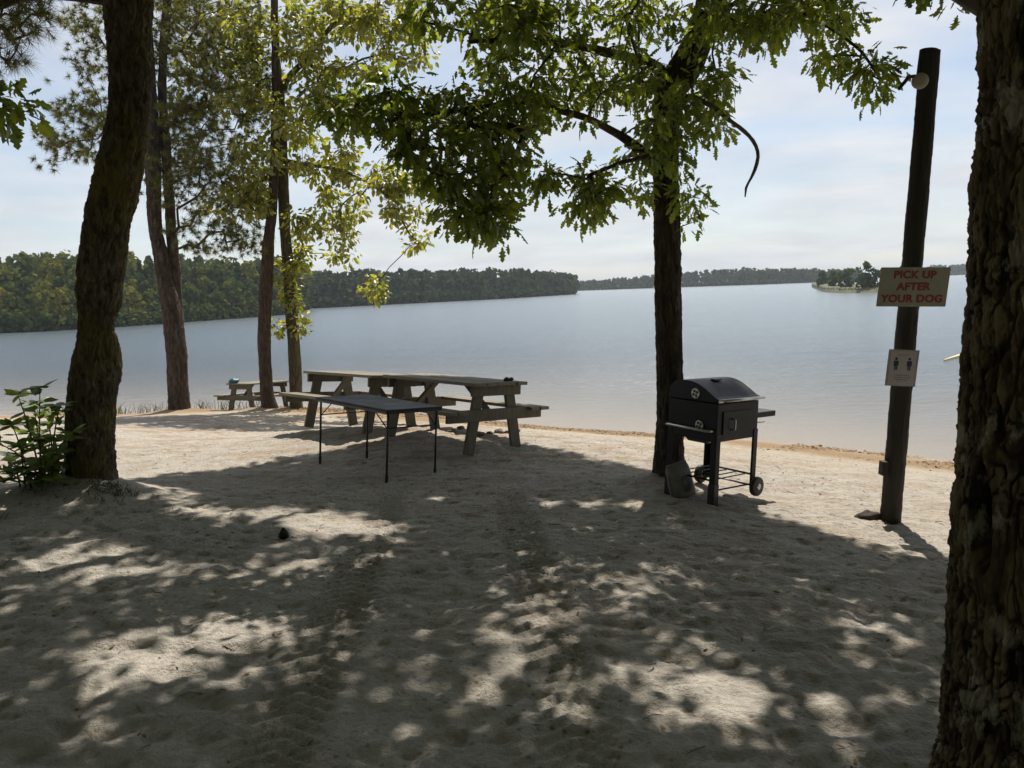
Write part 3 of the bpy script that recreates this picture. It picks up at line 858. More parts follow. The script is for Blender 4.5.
# ------------------------------------------------------------------ trees at the water's edge
# twin-stemmed pine
Yp = 19.9
tr = axis([(418, 166, 193), (411, 169, 190), (376, 168, 187), (345, 166, 185.5), (313, 163, 181), (280, 158, 172), (250, 153.5, 166.5), (225, 149, 161), (150, 145, 160), (80, 141, 155), (0, 137, 149), (-80, 134, 144), (-180, 132, 138)], Yp)
tr = sink(tr, .3)
st = axis([(330, 172, 184), (280, 170, 180.5), (250, 168, 178), (225, 166, 175.5), (150, 161.5, 170.5), (100, 158.5, 166.5), (60, 159, 167), (20, 162, 170), (-40, 168, 174), (-110, 172, 176)], Yp+.25)
regp = [(80, 125, 34, 30, 19.5, .8, 26), (60, 150, 16, 14, 19.4, .4, 8), (97, 55, 20, 26, 19.7, .6, 14), (97, 100, 18, 18, 19.6, .5, 9), (95, 12, 24, 22, 19.7, .8, 14), (125, 130, 22, 40, 20.3, .6, 18),
        (190, 60, 40, 60, 20.0, 1.3, 64), (215, 120, 46, 60, 19.8, 1.2, 62), (185, 180, 26, 36, 19.9, .8, 26), (225, 190, 34, 26, 19.7, .7, 26), (205, 225, 30, 10, 19.6, .5, 10), (238, 240, 22, 14, 19.5, .5, 14), (215, 20, 46, 30, 19.9, 1.2, 34), (180, 140, 20, 40, 20.2, .8, 22), (150, 20, 30, 40, 20.4, .8, 22), (255, 70, 26, 50, 20.2, .9, 22), (195, 250, 14, 8, 19.6, .3, 4)]
rgp = np.random.default_rng(21)
T = px_targets(regp, rgp)
up = np.array([tr[-1, :3]+np.array([rgp.uniform(-2.2, 2.2), rgp.uniform(-2.0, 2.0), rgp.uniform(-2.2, 1.6)]) for _ in range(60)])
T = np.vstack([T, up])
br, D = branch_arrays([tr[6:, :3], st[2:, :3]], T, rgp, r0=.007, rmax=.05, step=.35, sag=-.02, wig=.12)
sub = np.concatenate([T+rgp.normal(size=T.shape)*np.array([.24, .24, .12]) for _ in range(6)])
crown = needle_tufts(sub, np.tile(D, (6, 1)), 46, .165, .014, rgp)
trunks = [trunk_arrays(tr, 110, .04, .022, 11, .3, .02, seed=51, flare=.08, plates=True), trunk_arrays(st, 36, .08, .016, 9, .35, .02, seed=52), br]
b = ground_at(180, 412)
build_tree('pine_tree', 'tall twin-stemmed pine on the bank, first trunk right of the leaning mossy tree', tuple(tr[1, :3]), trunks, crown, M_bark_pine, M_needle)

# slim dark tree whose pale foot stands in front of the small picnic table
Ys = 19.4
tr = axis([(417, 258, 281), (408, 261.5, 277.5), (390, 260, 273), (360, 258.5, 271), (330, 258, 270.5), (290, 259.5, 272), (250, 262.5, 274), (240, 263.5, 274), (190, 269, 278), (120, 271, 279), (60, 272, 279), (0, 271, 277), (-90, 268, 273)], Ys)
tr = sink(tr, .2)
regs = [(255, 110, 30, 40, 19.2, .8, 22), (240, 60, 30, 36, 19.3, .8, 20), (250, 160, 26, 30, 19.0, .6, 16), (300, 20, 26, 22, 19.2, .6, 14), (238, 205, 20, 14, 18.9, .4, 8), (290, 110, 12, 20, 19, .3, 6)]
T = px_targets([(a, b_, c, d, e, f_, max(2, int(n_*.75))) for a, b_, c, d, e, f_, n_ in regs])
br, D = branch_arrays([tr[6:, :3]], T, r0=.006, rmax=.04, step=.35, wig=.1)
crown = leaf_clusters(T, 34, .27, .165, plain_leaf(.30), .4)
build_tree('slim_tree', 'slim dark curving trunk at the left small picnic table, its pale foot in the sand', tuple(tr[1, :3]), [trunk_arrays(tr, 36, .08, .012, 12, .25, .014, seed=61, flare=.06), br], crown, M_bark_thin, M_leaf_light)

# yellow green tree with leafy shoots on its trunk
Yd = 19.9
tr = axis([(414, 287, 305), (405, 290, 302.5), (370, 289, 301.5), (330, 287, 299), (280, 283.5, 295.5), (240, 280.5, 291), (200, 278.5, 289), (150, 277, 287), (95, 275, 284), (80, 274.5, 282), (40, 273.5, 279), (0, 273, 277.5), (-70, 272, 276), (-150, 270, 273)], Yd)
tr = sink(tr, .2)
B1 = pxl([(280, 92, Yd, 3.5), (288, 78, Yd-.1, 3.2), (303, 62, Yd-.2, 2.8), (325, 34, Yd-.3, 2.3), (338, 16, Yd-.4, 1.9), (352, -30, Yd-.5, 1.5)])
B2 = pxl([(283, 160, Yd, 2.2), (310, 165, Yd-.5, 1.6), (345, 172, Yd-1, 1.3), (385, 195, Yd-1.4, 1.0), (410, 235, Yd-1.6, .7)])
B3 = pxl([(282, 165, Yd, 2.0), (250, 190, Yd-.4, 1.5), (215, 215, Yd-.8, 1.1)])
regd = [(310, 25, 50, 32, 19.5, 1.0, 60), (380, 18, 45, 24, 19.2, .8, 44), (405, 45, 28, 22, 19.0, .5, 20), (300, 80, 36, 34, 19.6, .8, 36), (245, 30, 34, 34, 19.7, .8, 34), (350, 70, 26, 12, 19.2, .5, 12), (368, 74, 12, 8, 19.0, .3, 4),
        (300, 140, 34, 34, 19.6, .8, 34), (340, 105, 30, 16, 19.4, .6, 16), (330, 165, 36, 16, 19.2, .6, 22), (375, 180, 36, 16, 18.8, .5, 26), (405, 205, 18, 22, 18.5, .4, 13), (415, 235, 9, 14, 18.4, .2, 5), (345, 205, 20, 18, 19.2, .5, 12), (340, 228, 14, 12, 19.2, .3, 6),
        (250, 175, 30, 18, 19.4, .6, 18), (262, 195, 24, 14, 19.3, .5, 12), (300, 195, 30, 24, 19.5, .6, 20), (310, 235, 22, 20, 19.5, .5, 13), (340, 258, 14, 18, 19.3, .3, 6), (292, 265, 10, 24, 19.7, .3, 12), (293, 310, 8, 14, 19.8, .2, 6), (300, 322, 9, 10, 19.8, .2, 4), (278, 322, 4, 8, 19.8, .2, 2), (375, 285, 9, 12, 18.9, .2, 6), (200, 70, 34, 30, 19.6, .6, 14), (220, 100, 30, 20, 19.5, .6, 12), (225, 200, 30, 12, 19.3, .4, 9)]
rgd = np.random.default_rng(5)
T = px_targets([(a, b_, c, d, e, f_, max(2, int(n_*.80))) for a, b_, c, d, e, f_, n_ in regd], rgd)
tx, ty, _d = proj(T)
T = T[~((np.abs(tx-np.interp(ty, [0, 80, 150, 240], [275, 278, 282, 286])) < 11) & (ty < 215) & (T[:, 1] < Yd+.3))]
br, D = branch_arrays([tr[3:, :3], B1[:, :3], B2[:, :3], B3[:, :3]], T, rgd, r0=.0055, rmax=.04, step=.35, wig=.12)
crown = leaf_clusters(T, 32, .25, .165, plain_leaf(.30), .45, rgd)
trunks = [trunk_arrays(tr, 36, .08, .012, 12, .25, .014, seed=71, flare=.06)]+[limb(b_, 5, .15, 72+i) for i, b_ in enumerate((B1, B2, B3))]+[br]
build_tree('yellow_green_tree', 'forked pale trunk with sunlit yellow green leaves and leafy shoots behind the far picnic table', tuple(tr[1, :3]), trunks, crown, M_bark_pale, M_leaf_light)

# pine whose trunk stands beyond the left edge and whose boughs hang in at the top corner
Yq = 9.0
tr = np.array([(-8.6, 9.4, -.4, .24), (-8.5, 9.4, 2.0, .21), (-8.4, 9.4, 5.0, .17), (-8.3, 9.4, 8.0, .10), (-8.25, 9.4, 10, .03)])
T = px_targets([(18, 28, 24, 26, 8.9, .35, 20), (5, 52, 12, 14, 8.8, .2, 7), (40, 12, 14, 12, 8.9, .2, 5), (-60, 10, 60, 60, 9.1, .6, 40), (30, 3, 30, 8, 8.9, .3, 8)])
up = np.array([(-8.3, 9.4, 7.5)+np.array([rgp.uniform(-2, 1.5), rgp.uniform(-2, 2), rgp.uniform(-1.5, 2.5)]) for _ in range(60)])
T = np.vstack([T, up])
br, D = branch_arrays([tr[2:, :3]], T, rgp, r0=.006, rmax=.05, step=.3, sag=-.02, wig=.1)
sub = np.concatenate([T+rgp.normal(size=T.shape)*.10 for _ in range(2)])
crown = needle_tufts(sub, np.tile(D, (2, 1)), 46, .19, .0055, rgp)
build_tree('overhanging_pine', 'pine boughs with long needles hanging in at the top left corner', (-8.6, 9.4, float(ground_z(-8.6, 9.4))), [trunk_arrays(tr, 40, .1, .018, 10, .3, .02, seed=81), br], crown, M_bark_pine, M_needle)

# ------------------------------------------------------------------ shrub beside the mossy trunk
def shrub():
    rg = np.random.default_rng(11)
    b0 = at(40, 490, 6.15); b0[2] = float(ground_z(b0[0], b0[1]))
    tips = [(40, 388), (18, 395), (60, 405), (12, 425), (72, 432), (30, 432), (50, 440), (10, 455), (78, 460), (62, 470), (25, 470), (5, 480), (48, 415), (34, 405), (68, 486), (20, 445), (75, 448), (40, 458), (58, 452), (-15, 440), (-25, 470), (55, 480), (35, 480)]
    st = MB(); parts = []
    for i, (px, py) in enumerate(tips):
        t = at(px, py, 6.15+rg.uniform(-.3, .25))
        b = b0+np.array([rg.uniform(-.12, .12), rg.uniform(-.12, .12), -.03])
        mid = (b+t)/2+np.array([0, 0, .08])
        pth = catmull(np.array([(*b, .008), (*mid, .006), (*t, .003)]), .06)
        st.tube(pth[:, :3], pth[:, 3], 5)
        seg = pth[len(pth)//3:, :3]
        for q in seg[::1]:
            k = 2
            d = unit(rg.normal(size=(k, 3))*np.array([1, 1, .35])+np.array([0, 0, .15]))
            parts.append(scatter_leaves(plain_leaf(.28), np.tile(q, (k, 1)), d, unit(rg.normal(size=(k, 3))*.35+np.array([0, 0, 1])), rg.uniform(.09, .15, k)))
        k = 8
        a = np.arange(k)/k*2*np.pi+rg.uniform(0, 6)
        d = np.stack([np.cos(a), np.sin(a), np.full(k, .25)], -1)+rg.normal(size=(k, 3))*.15
        parts.append(scatter_leaves(plain_leaf(.28), np.tile(t, (k, 1)), d, unit(rg.normal(size=(k, 3))*.25+np.array([0, 0, 1])), rg.uniform(.10, .16, k)))
    root = thing('shrub', 'bright green large-leaved shrub growing against the foot of the mossy leaning trunk', 'shrub', tuple(b0))
    st.V = [v-b0 for v in st.V]
    st.build('stem', M_twig, root, smooth=True)
    V, P = cat(parts)
    mk('foliage', V-b0, P, M_leaf_shrub, root, smooth=True)
shrub()

# ------------------------------------------------------------------ small ground cover
def blades(pts, h, w, rg, lean=.35):
    n = len(pts)
    d = unit(np.c_[rg.normal(size=(n, 2))*lean, np.ones(n)])
    s = unit(np.cross(d, rg.normal(size=(n, 3))))
    L = h*rg.uniform(.5, 1.2, (n, 1))
    bend = np.c_[rg.normal(size=(n, 2))*.25, -.08*np.ones(n)]
    V = np.stack([pts-s*w/2, pts+s*w/2, pts+d*L*.55+s*w*.35, pts+d*L*.55-s*w*.35, pts+d*L+bend*L], 1).reshape(-1, 3)
    o = (np.arange(n)*5)[:, None]
    return V, [np.array([[0, 1, 2, 3]])+o, np.array([[3, 2, 4]])+o]

rg = np.random.default_rng(8)
pts = []
def gpatch(cx, cy, rx, ry, n):
    for _ in range(n):
        a = rg.uniform(0, 6.283); q = math.sqrt(rg.uniform())
        x, y = cx+rx*q*math.cos(a), cy+ry*q*math.sin(a)
        pts.append((x, y))
for k in range(900):
    u = rg.uniform(); x = -22+u*15.2; y = np.interp(x, SHORE[:, 0], SHORE[:, 1])-rg.uniform(.05, .7)
    if perlin2(np.array([x*.6]), np.array([y*.6]), 9)[0] > -.1: pts.append((x, y))
P1 = np.array([(x, y, float(z)) for (x, y), z in zip(pts, ground_z(*np.array(pts).T))])
V1 = blades(P1, .36, .016, rg)
pts = []
gpatch(-3.25, 6.15, .20, .12, 160); gpatch(-4.05, 5.35, .42, .26, 420); gpatch(-3.5, 6.0, .45, .18, 60)
P2 = np.array([(x, y, float(z)) for (x, y), z in zip(pts, ground_z(*np.array(pts).T))])
V2 = blades(P2, .075, .007, rg, .9)
V, P = cat([V1, V2])
tag(mk('grass', V, P, M_grass, smooth=True), 'thin grass along the left bank and in tufts at the mossy trunk', 'grass', kind='stuff')

def flat_bits(xy, L, tmpl, rg, lift=.006):
    z = ground_z(xy[:, 0], xy[:, 1])
    n = len(xy)
    b = np.c_[xy, z+lift+rg.uniform(0, .008, n)]
    a = rg.uniform(0, 6.283, n)
    ax = np.stack([np.cos(a), np.sin(a), rg.normal(size=n)*.18], -1)
    upv = unit(rg.normal(size=(n, 3))*.3+np.array([0, 0, 1]))
    return scatter_leaves(tmpl, b, ax, upv, L*rg.uniform(.5, 1.3, n))

xy = np.c_[rg.uniform(-6, 5, 2200), rg.uniform(2.0, 10.5, 2200)]
xy = xy[perlin2(xy[:, 0]*.7, xy[:, 1]*.7, 12) > -.15]
V, P = flat_bits(xy, .034, plain_leaf(.20), rg)
tag(mk('leaf_litter', V, P, M_litter, smooth=True), 'dry brown leaves scattered over the trodden sand', 'leaf litter', kind='stuff')

tw = []
for _ in range(330):
    x, y = rg.uniform(-5, 4.5), rg.uniform(2.1, 9.5)
    L = rg.uniform(.02, .10)**1.0; a = rg.uniform(0, 6.28)
    p0 = np.array([x, y]); p1 = p0+L*np.array([math.cos(a), math.sin(a)]); pm = (p0+p1)/2+rg.normal(size=2)*L*.08
    q = np.array([p0, pm, p1]); z = ground_z(q[:, 0], q[:, 1])+.004
    V_, Q_ = tube_arrays(np.c_[q, z], np.array([.0022, .002, .0012])*rg.uniform(.6, 1.3), 4)
    tw.append((V_, [Q_]))
V, P = cat(tw)
tag(mk('twigs', V, P, M_twig, smooth=True), 'small dark twigs lying about on the shaded sand', 'twigs', kind='stuff')

n = 9000
t = rg.uniform(0, 1, n)
si = np.interp(t, [0, 1], [-6.0, 9.5]); sy = np.interp(si, SHORE[:, 0], SHORE[:, 1])
off = .10+np.abs(rg.normal(size=n))*.75
xy = np.c_[si-off*.45, sy-off*.9]
xy = xy[perlin2(xy[:, 0]*.8, xy[:, 1]*.8, 15) > -.25]
V, P = flat_bits(xy, .07, plain_leaf(.25), rg, .012)
tag(mk('shore_debris', V, P, M_litter, smooth=True), 'brown line of washed-up leaves and bark along the water edge', 'debris', kind='stuff')

# ------------------------------------------------------------------ picnic tables
def pose_matrix(x, y, z, yaw, pitch, roll):
    return Matrix.Translation((x, y, z)) @ Matrix.Rotation(yaw, 4, 'Z') @ Matrix.Rotation(pitch, 4, 'X') @ Matrix.Rotation(roll, 4, 'Y')

def picnic_table(label, pose, bench=.77, wt=.40, lb=.37, lt=.22):
    root = thing('picnic_table', label, 'picnic table', M=pose_matrix(*pose), group='wooden picnic tables on the bank')
    rg = np.random.default_rng(int(abs(pose[0])*1000))
    m = MB(); nb = 5; bw = 2*wt/nb
    for i in range(nb):
        m.box((-wt+bw*(i+.5), .915+rg.uniform(-.012, .012), .741+rg.uniform(-.003, .003)), (bw-.008, 1.83, .038))
    m.build('tabletop', M_timber, root, bevel=.004)
    for sx in (-1, 1):
        m = MB()
        for k in (0, 1):
            m.box((sx*(bench-.07-.145*k), .915+rg.uniform(-.01, .01), .431), (.138, 1.83, .038))
        m.build('bench', M_timber, root, bevel=.004)
    for y in (.14, 1.69):
        sgn = 1 if y < 1 else -1
        for sx in (-1, 1):
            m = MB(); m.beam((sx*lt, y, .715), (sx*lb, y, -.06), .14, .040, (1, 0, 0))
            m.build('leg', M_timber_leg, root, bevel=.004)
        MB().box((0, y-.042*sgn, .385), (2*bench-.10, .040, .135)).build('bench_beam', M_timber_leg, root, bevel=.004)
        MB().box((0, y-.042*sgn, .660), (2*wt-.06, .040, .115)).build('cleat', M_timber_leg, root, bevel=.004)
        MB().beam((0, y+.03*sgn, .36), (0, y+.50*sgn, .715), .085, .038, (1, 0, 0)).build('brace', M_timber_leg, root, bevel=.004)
    return root

picnic_table('long weathered picnic table nearest the grill, its end facing the camera', POSE['near_table'])
picnic_table('weathered picnic table behind the black folding table, end to end with the nearer one', POSE['far_table'])
picnic_table('small distant picnic table by the water beside the slim dark trunk', POSE['small_table'], .74, .36, .35, .2)

# ------------------------------------------------------------------ folding table
def folding_table():
    root = thing('folding_table', 'black topped folding table on thin metal legs in front of the picnic tables', 'folding table', M=pose_matrix(*POSE['folding']))
    w, l, h = .656, 1.267, .68
    m = MB()
    # slightly sagging top with a rolled rim
    nxx, nyy = 9, 17
    u = np.linspace(-1, 1, nxx); v = np.linspace(-1, 1, nyy)
    U, Vv = np.meshgrid(u, v)
    sagz = -.012*(1-U**2)*(1-Vv**2)
    top_ = np.stack([-w/2+U*w/2*1.05, l/2+Vv*l/2*1.04, h+sagz], -1).reshape(-1, 3)
    bot_ = top_-np.array([0, 0, .028])
    i = np.arange(nxx*nyy).reshape(nyy, nxx)
    q = np.stack([i[:-1, :-1], i[:-1, 1:], i[1:, 1:], i[1:, :-1]], -1).reshape(-1, 4)
    ring = list(i[0, :])+list(i[1:, -1])+list(i[-1, :-1][::-1])+list(i[1:-1, 0][::-1])
    nn = nxx*nyy
    m.add(np.vstack([top_, bot_]), q, q[:, ::-1]+nn, [[ring[(k+1) % len(ring)], ring[k], ring[k]+nn, ring[(k+1) % len(ring)]+nn] for k in range(len(ring))])
    m.build('tabletop', M_top, root, bevel=.005)
    m = MB()
    for x in (0.012, -w-.012): m.box((x, l/2, h-.034), (.018, l*1.02, .022))
    for y in (-.012, l+.012): m.box((-w/2, y, h-.034), (w, .018, .022))
    m.build('frame', M_black, root)
    for x in (-.025, -w+.025):
        for y in (.02, l-.02):
            m = MB(); m.tube([(x, y, h-.03), (x, y, -.05)], .0115, 10)
            lg = m.build('leg', M_black, root, smooth=True)
            MB().lathe([(.015, -.05), (.016, .0), (.015, .035)], 10, Matrix.Translation((x, y, .0))).build('foot_cap', M_rubber, lg)
        for y, s in ((.02, 1), (l-.02, -1)):
            MB().tube([(x, y, h-.20), (x, y+.22*s, h-.04)], .006, 6).build('brace', M_black, root, smooth=True)
    for y in (.02, l-.02):
        MB().tube([(-.025, y, h-.19), (-w+.025, y, h-.19)], .007, 6).build('crossbar', M_black, root, smooth=True)
folding_table()

# ------------------------------------------------------------------ grill
def grill():
    root = thing('charcoal_grill', 'black charcoal grill on legs with barrel lid and two wheels beside the oak', 'grill', M=pose_matrix(*POSE['grill']))
    w, d = .592, .52
    x0, x1 = -w/2, w/2; y0, y1 = -d/2, d/2
    # firebox: hopper that narrows to the back bottom
    m = MB()
    m.prism([(y0, .525), (y0, .855), (y1, .855), (y1, .60), (y1-.06, .525)], x0, x1)
    m.build('firebox', M_grill, root, bevel=.008)
    prof = [(y0-.006, .862), (y0-.006, .895)]+[(y0+.01+t*(w*.60), .895+.135*math.sin(min(1, t*1.12)*math.pi/2)**1.05) for t in np.linspace(.06, 1, 12)]+[(y1-.10, 1.024), (y1-.045, 1.005), (y1-.01, .965), (y1+.004, .91), (y1+.004, .862)]
    m = MB(); m.prism(prof, x0-.006, x1+.006)
    lid = m.build('lid', M_grill, root, bevel=.006)
    MB().box((0, y0+.25, 1.030), (.10, .05, .012)).build('lid_badge', M_black, lid, bevel=.002)
    # bright strip and bar handle along the front lip of the lid
    m = MB(); m.box((0, y0-.012, .880), (w+.01, .006, .030))
    m.build('lid_trim', M_steel, lid, bevel=.002)
    m = MB(); m.tube([(x0+.02, y0-.05, .884), (x1-.0, y0-.05, .884)], .012, 10)
    for x in (x0+.05, x1-.05): m.tube([(x, y0-.008, .884), (x, y0-.05, .884)], .007, 8)
    m.build('lid_handle', M_steel, lid, smooth=True)
    # vents on the end panel: pierced discs
    for (yy, zz, r) in ((-.030, .925, .045), (-.085, .655, .042)):
        Mx = Matrix.Translation((x0-.0075, yy, zz)) @ Matrix.Rotation(-math.pi/2, 4, 'Y')
        m = MB(); m.lathe([(r, 0), (r, .005), (r*.9, .008)], 24, Mx)
        v_ = m.build('vent', M_steel, root)
        m = MB()
        for k in range(4):
            a = k*math.pi/2+.5
            m.lathe([(r*.30, .0), (r*.30, .0105)], 12, Mx @ Matrix.Translation((r*.5*math.cos(a), r*.5*math.sin(a), 0)))
        m.build('vent_hole', M_black, v_)
        m = MB(); m.lathe([(r*.13, 0), (r*.13, .016)], 10, Mx); m.build('vent_knob', M_steel, v_)
    # ash door with its handle on the front
    MB().box((-.02, y0-.006, .685), (.40, .010, .20)).build('ash_door', M_grill, root, bevel=.003)
    m = MB(); m.tube([(-.10, y0-.012, .72), (-.10, y0-.045, .71), (-.10, y0-.045, .63), (-.10, y0-.012, .62)], .008, 8)
    m.build('door_handle', M_steel, root, smooth=True)
    # angle-iron legs
    for sx in (-1, 1):
        for sy in (-1, 1):
            m = MB(); zb = -.03 if sx < 0 else .06
            zt = .60 if sy < 0 else .64
            X_, Y_ = sx*(w/2-.0), sy*(d/2+.004)
            m.box((X_-sx*.028, Y_, (zb+zt)/2), (.056, .006, zt-zb))
            m.box((X_, Y_-sy*.028, (zb+zt)/2), (.006, .05, zt-zb))
            lg = m.build('leg', M_grill, root, bevel=.001)
            if sx < 0:
                MB().box((X_-sx*.026, Y_-sy*.026, .06), (.068, .068, .20)).build('foot', M_black, lg, bevel=.004)
    # lower rack of rods
    m = MB()
    for y in np.linspace(-.2, .2, 5): m.tube([(x0+.02, y, .185), (x1-.02, y, .185)], .006, 6)
    for x in (x0+.03, x1-.03): m.tube([(x, y0+.02, .185), (x, y1-.02, .185)], .009, 6)
    m.tube([(x0+.02, y0+.03, .10), (x1-.0, y0+.03, .09)], .008, 6)
    m.build('lower_rack', M_grill, root, smooth=True)
    # axle and wheels
    MB().tube([(x1-.03, y0-.05, .085), (x1-.03, y1+.05, .085)], .009, 8).build('axle', M_steel, root, smooth=True)
    for sy in (-1, 1):
        Mx = Matrix.Translation((x1-.03, sy*(d/2+.045), .085)) @ Matrix.Rotation(math.pi/2, 4, 'X')
        wprof = [(.03, -.022), (.072, -.024), (.085, -.018), (.088, 0), (.085, .018), (.072, .024), (.03, .022)]
        wh = MB().lathe(wprof, 28, Mx).build('wheel', M_rubber, root, smooth=True)
        MB().lathe([(.026, -.030), (.030, -.026), (.030, .026), (.026, .030)], 18, Mx).build('hub', M_steel, wh, smooth=True)
        m = MB()
        for k in range(5):
            a = k*2*math.pi/5
            m.box(np.array(Mx @ Vector((.05*math.cos(a), .05*math.sin(a), 0))), (.012, .052, .044), np.array((Mx.to_3x3() @ Matrix.Rotation(a, 3, 'Z') @ Matrix.Rotation(math.pi/2, 3, 'Z'))))
        m.build('spoke', M_grill, wh)
    # tube handle round the left end and folding shelf at the right end
    m = MB(); m.tube([(x0, y0+.03, .62), (x0-.06, y0+.03, .625), (x0-.07, y0+.05, .625), (x0-.07, y1-.05, .625), (x0-.06, y1-.03, .625), (x0, y1-.03, .62)], .013, 10)
    m.build('side_rail', M_steel, root, smooth=True)
    m = MB(); m.box((x1+.20, 0.02, .715), (.38, .40, .022)); m.box((x1+.20, -.175, .700), (.38, .016, .05)); m.box((x1+.39, .02, .702), (.014, .40, .045))
    sh_ = m.build('side_shelf', M_grill, root, bevel=.004)
    m = MB(); m.tube([(x1+.02, -.19, .64), (x1+.17, -.20, .635), (x1+.19, -.205, .64)], .006, 6); m.build('tool_hook', M_steel, sh_, smooth=True)
    # ash catcher under the box
    m = MB(); m.prism([(y0+.12, .52), (y1-.12, .52), (y1-.16, .485), (y0+.16, .485)], x0+.08, x1-.08); m.build('ash_pan', M_black, root, bevel=.004)
grill()

# charcoal bag slumped against the foot of the oak
def charcoal_bag():
    b = ground_at(687, 497); b = b+np.array([-.01, .06, 0]); b[2] = float(ground_z(b[0], b[1]))-.01
    M = Matrix.Translation(b) @ Matrix.Rotation(rad(28), 4, 'Z') @ Matrix.Rotation(rad(-12), 4, 'X') @ Matrix.Rotation(rad(-7), 4, 'Y')
    root = thing('charcoal_bag', 'slumped grey paper bag with dark printed panel between oak and grill', 'bag', M=M)
    def pillow(w, h, t, n=22, noise_a=.012):
        u = np.linspace(-1, 1, n); U, Vv = np.meshgrid(u, u)
        th = t*(np.clip(1-np.abs(U)**3.2, 0, 1)*np.clip(1-np.abs(Vv)**4.5, 0, 1))**.55
        taper = 1-.07*(Vv+1)
        Xx = U*w/2*taper; Zz = (Vv+1)/2*h
        f = np.stack([Xx, -th/2, Zz], -1); bk = np.stack([Xx, th/2, Zz], -1)
        f += (noise_a*perlin(np.stack([Xx*14, Zz*14, Zz*0], -1), 3))[..., None]*np.array([.3, 1, .2])
        bk += (noise_a*perlin(np.stack([Xx*14, Zz*14, Zz*0+5], -1), 4))[..., None]*np.array([.3, 1, .2])
        return f, bk
    n = 22
    f, bk = pillow(.27, .31, .15, n)
    i = np.arange(n*n).reshape(n, n)
    q = np.stack([i[:-1, :-1], i[:-1, 1:], i[1:, 1:], i[1:, :-1]], -1).reshape(-1, 4)
    ring = list(i[0, :])+list(i[1:, -1])+list(i[-1, :-1][::-1])+list(i[1:-1, 0][::-1])
    m = MB(); m.add(np.vstack([f.reshape(-1, 3), bk.reshape(-1, 3)]), q, q[:, ::-1]+n*n, [[ring[(k+1) % len(ring)], ring[k], ring[k]+n*n, ring[(k+1) % len(ring)]+n*n] for k in range(len(ring))])
    m.build('bag_body', M_bag, root, smooth=True)
    # printed panel follows the front
    a, c = slice(4, 15), slice(7, 18)
    pf = f[a, c]-np.array([0, .003, 0]); pn = pf.shape[0], pf.shape[1]
    j = np.arange(pn[0]*pn[1]).reshape(pn)
    pq = np.stack([j[:-1, :-1], j[:-1, 1:], j[1:, 1:], j[1:, :-1]], -1).reshape(-1, 4)
    mk('printed_panel', pf.reshape(-1, 3), [pq], M_bag_print, root, smooth=True)
    m = MB(); m.box((0, 0, .312), (.23, .02, .022)); m.build('rolled_top', M_bag, root, bevel=.006)
charcoal_bag()

# ------------------------------------------------------------------ pole with signs
def text_mesh(name, body, size, mat_, parent, off, M, spacing=1.0, line=1.0):
    cu = bpy.data.curves.new('lettering_curve', 'FONT')
    cu.body = body; cu.size = size; cu.align_x = 'CENTER'; cu.align_y = 'CENTER'
    cu.offset = off; cu.extrude = .0012; cu.space_character = spacing; cu.space_line = line
    ob = bpy.data.objects.new('lettering_curve', cu); COL.objects.link(ob)
    bpy.context.view_layer.update()
    me = bpy.data.meshes.new_from_object(ob.evaluated_get(bpy.context.evaluated_depsgraph_get()))
    bpy.data.objects.remove(ob); bpy.data.curves.remove(cu)
    me.name = name; me.materials.clear(); me.materials.append(mat_)
    me.transform(M)
    o = bpy.data.objects.new(name, me); COL.objects.link(o); o.parent = parent
    return o

pb = ground_at(890, 521); Ypole = pb[1]
ptop = at(930.5, 50, Ypole)
pdir = unit(ptop-pb)
root = thing('utility_pole', 'tall dark leaning wooden pole with a round lamp near its top', 'pole', tuple(pb))
prof = np.array([(*(pb-pdir*.3), .080), (*pb, .079), (*(pb+(ptop-pb)*.3), .079), (*(pb+(ptop-pb)*.6), .075), (*(ptop-pdir*.01), .071)])
V, P = trunk_arrays(prof, 72, .03, .006, 26, .05, .004, seed=91, plates=True)
n48 = len(V)
V = np.vstack([V, ptop]); top_ring = np.arange(n48-72, n48)
capt = np.stack([top_ring, np.roll(top_ring, -1), np.full(72, n48)], -1)
mk('pole_shaft', V-pb, [P[0], capt], M_pole, root, smooth=True)
# collar board at the top, lamp, bracket and small box
cdir = unit(np.cross(pdir, np.array([0, 1., 0])))     # to the right
m = MB(); m.tube([ptop-pdir*.20+cdir*.022-pb, ptop-pdir*.0+cdir*.012-pb], .066, 20); m.build('pole_cap', M_pole, root)
lp = at(920, 81, Ypole-.10)
fd = unit(CAM-lp); fd[2] = -.1; fd = unit(fd)
Ml = Matrix.Translation(lp-pb) @ Vector(fd).to_track_quat('Z', 'Y').to_matrix().to_4x4()
lm = MB().lathe([(.045, -.03), (.058, -.02), (.060, .0), (.056, .012), (.03, .018)], 26, Ml).build('lamp', M_lamp, root, smooth=True)
m = MB(); a_, b_ = at(915, 76, Ypole-.07)-pb, at(899, 89, Ypole-.2)-pb
m.tube([a_, (a_*.6+b_*.4)+np.array([0, 0, .03]), b_], [.012, .016, .012], 8); m.build('lamp_bracket', M_black, lm, smooth=True)
jb = at(883.5, 468, Ypole-.02)-pb
MB().box(jb, (.05, .07, .115), np.array(Matrix.Rotation(rad(4), 3, 'Y'))).build('junction_box', M_pole, root, bevel=.004)

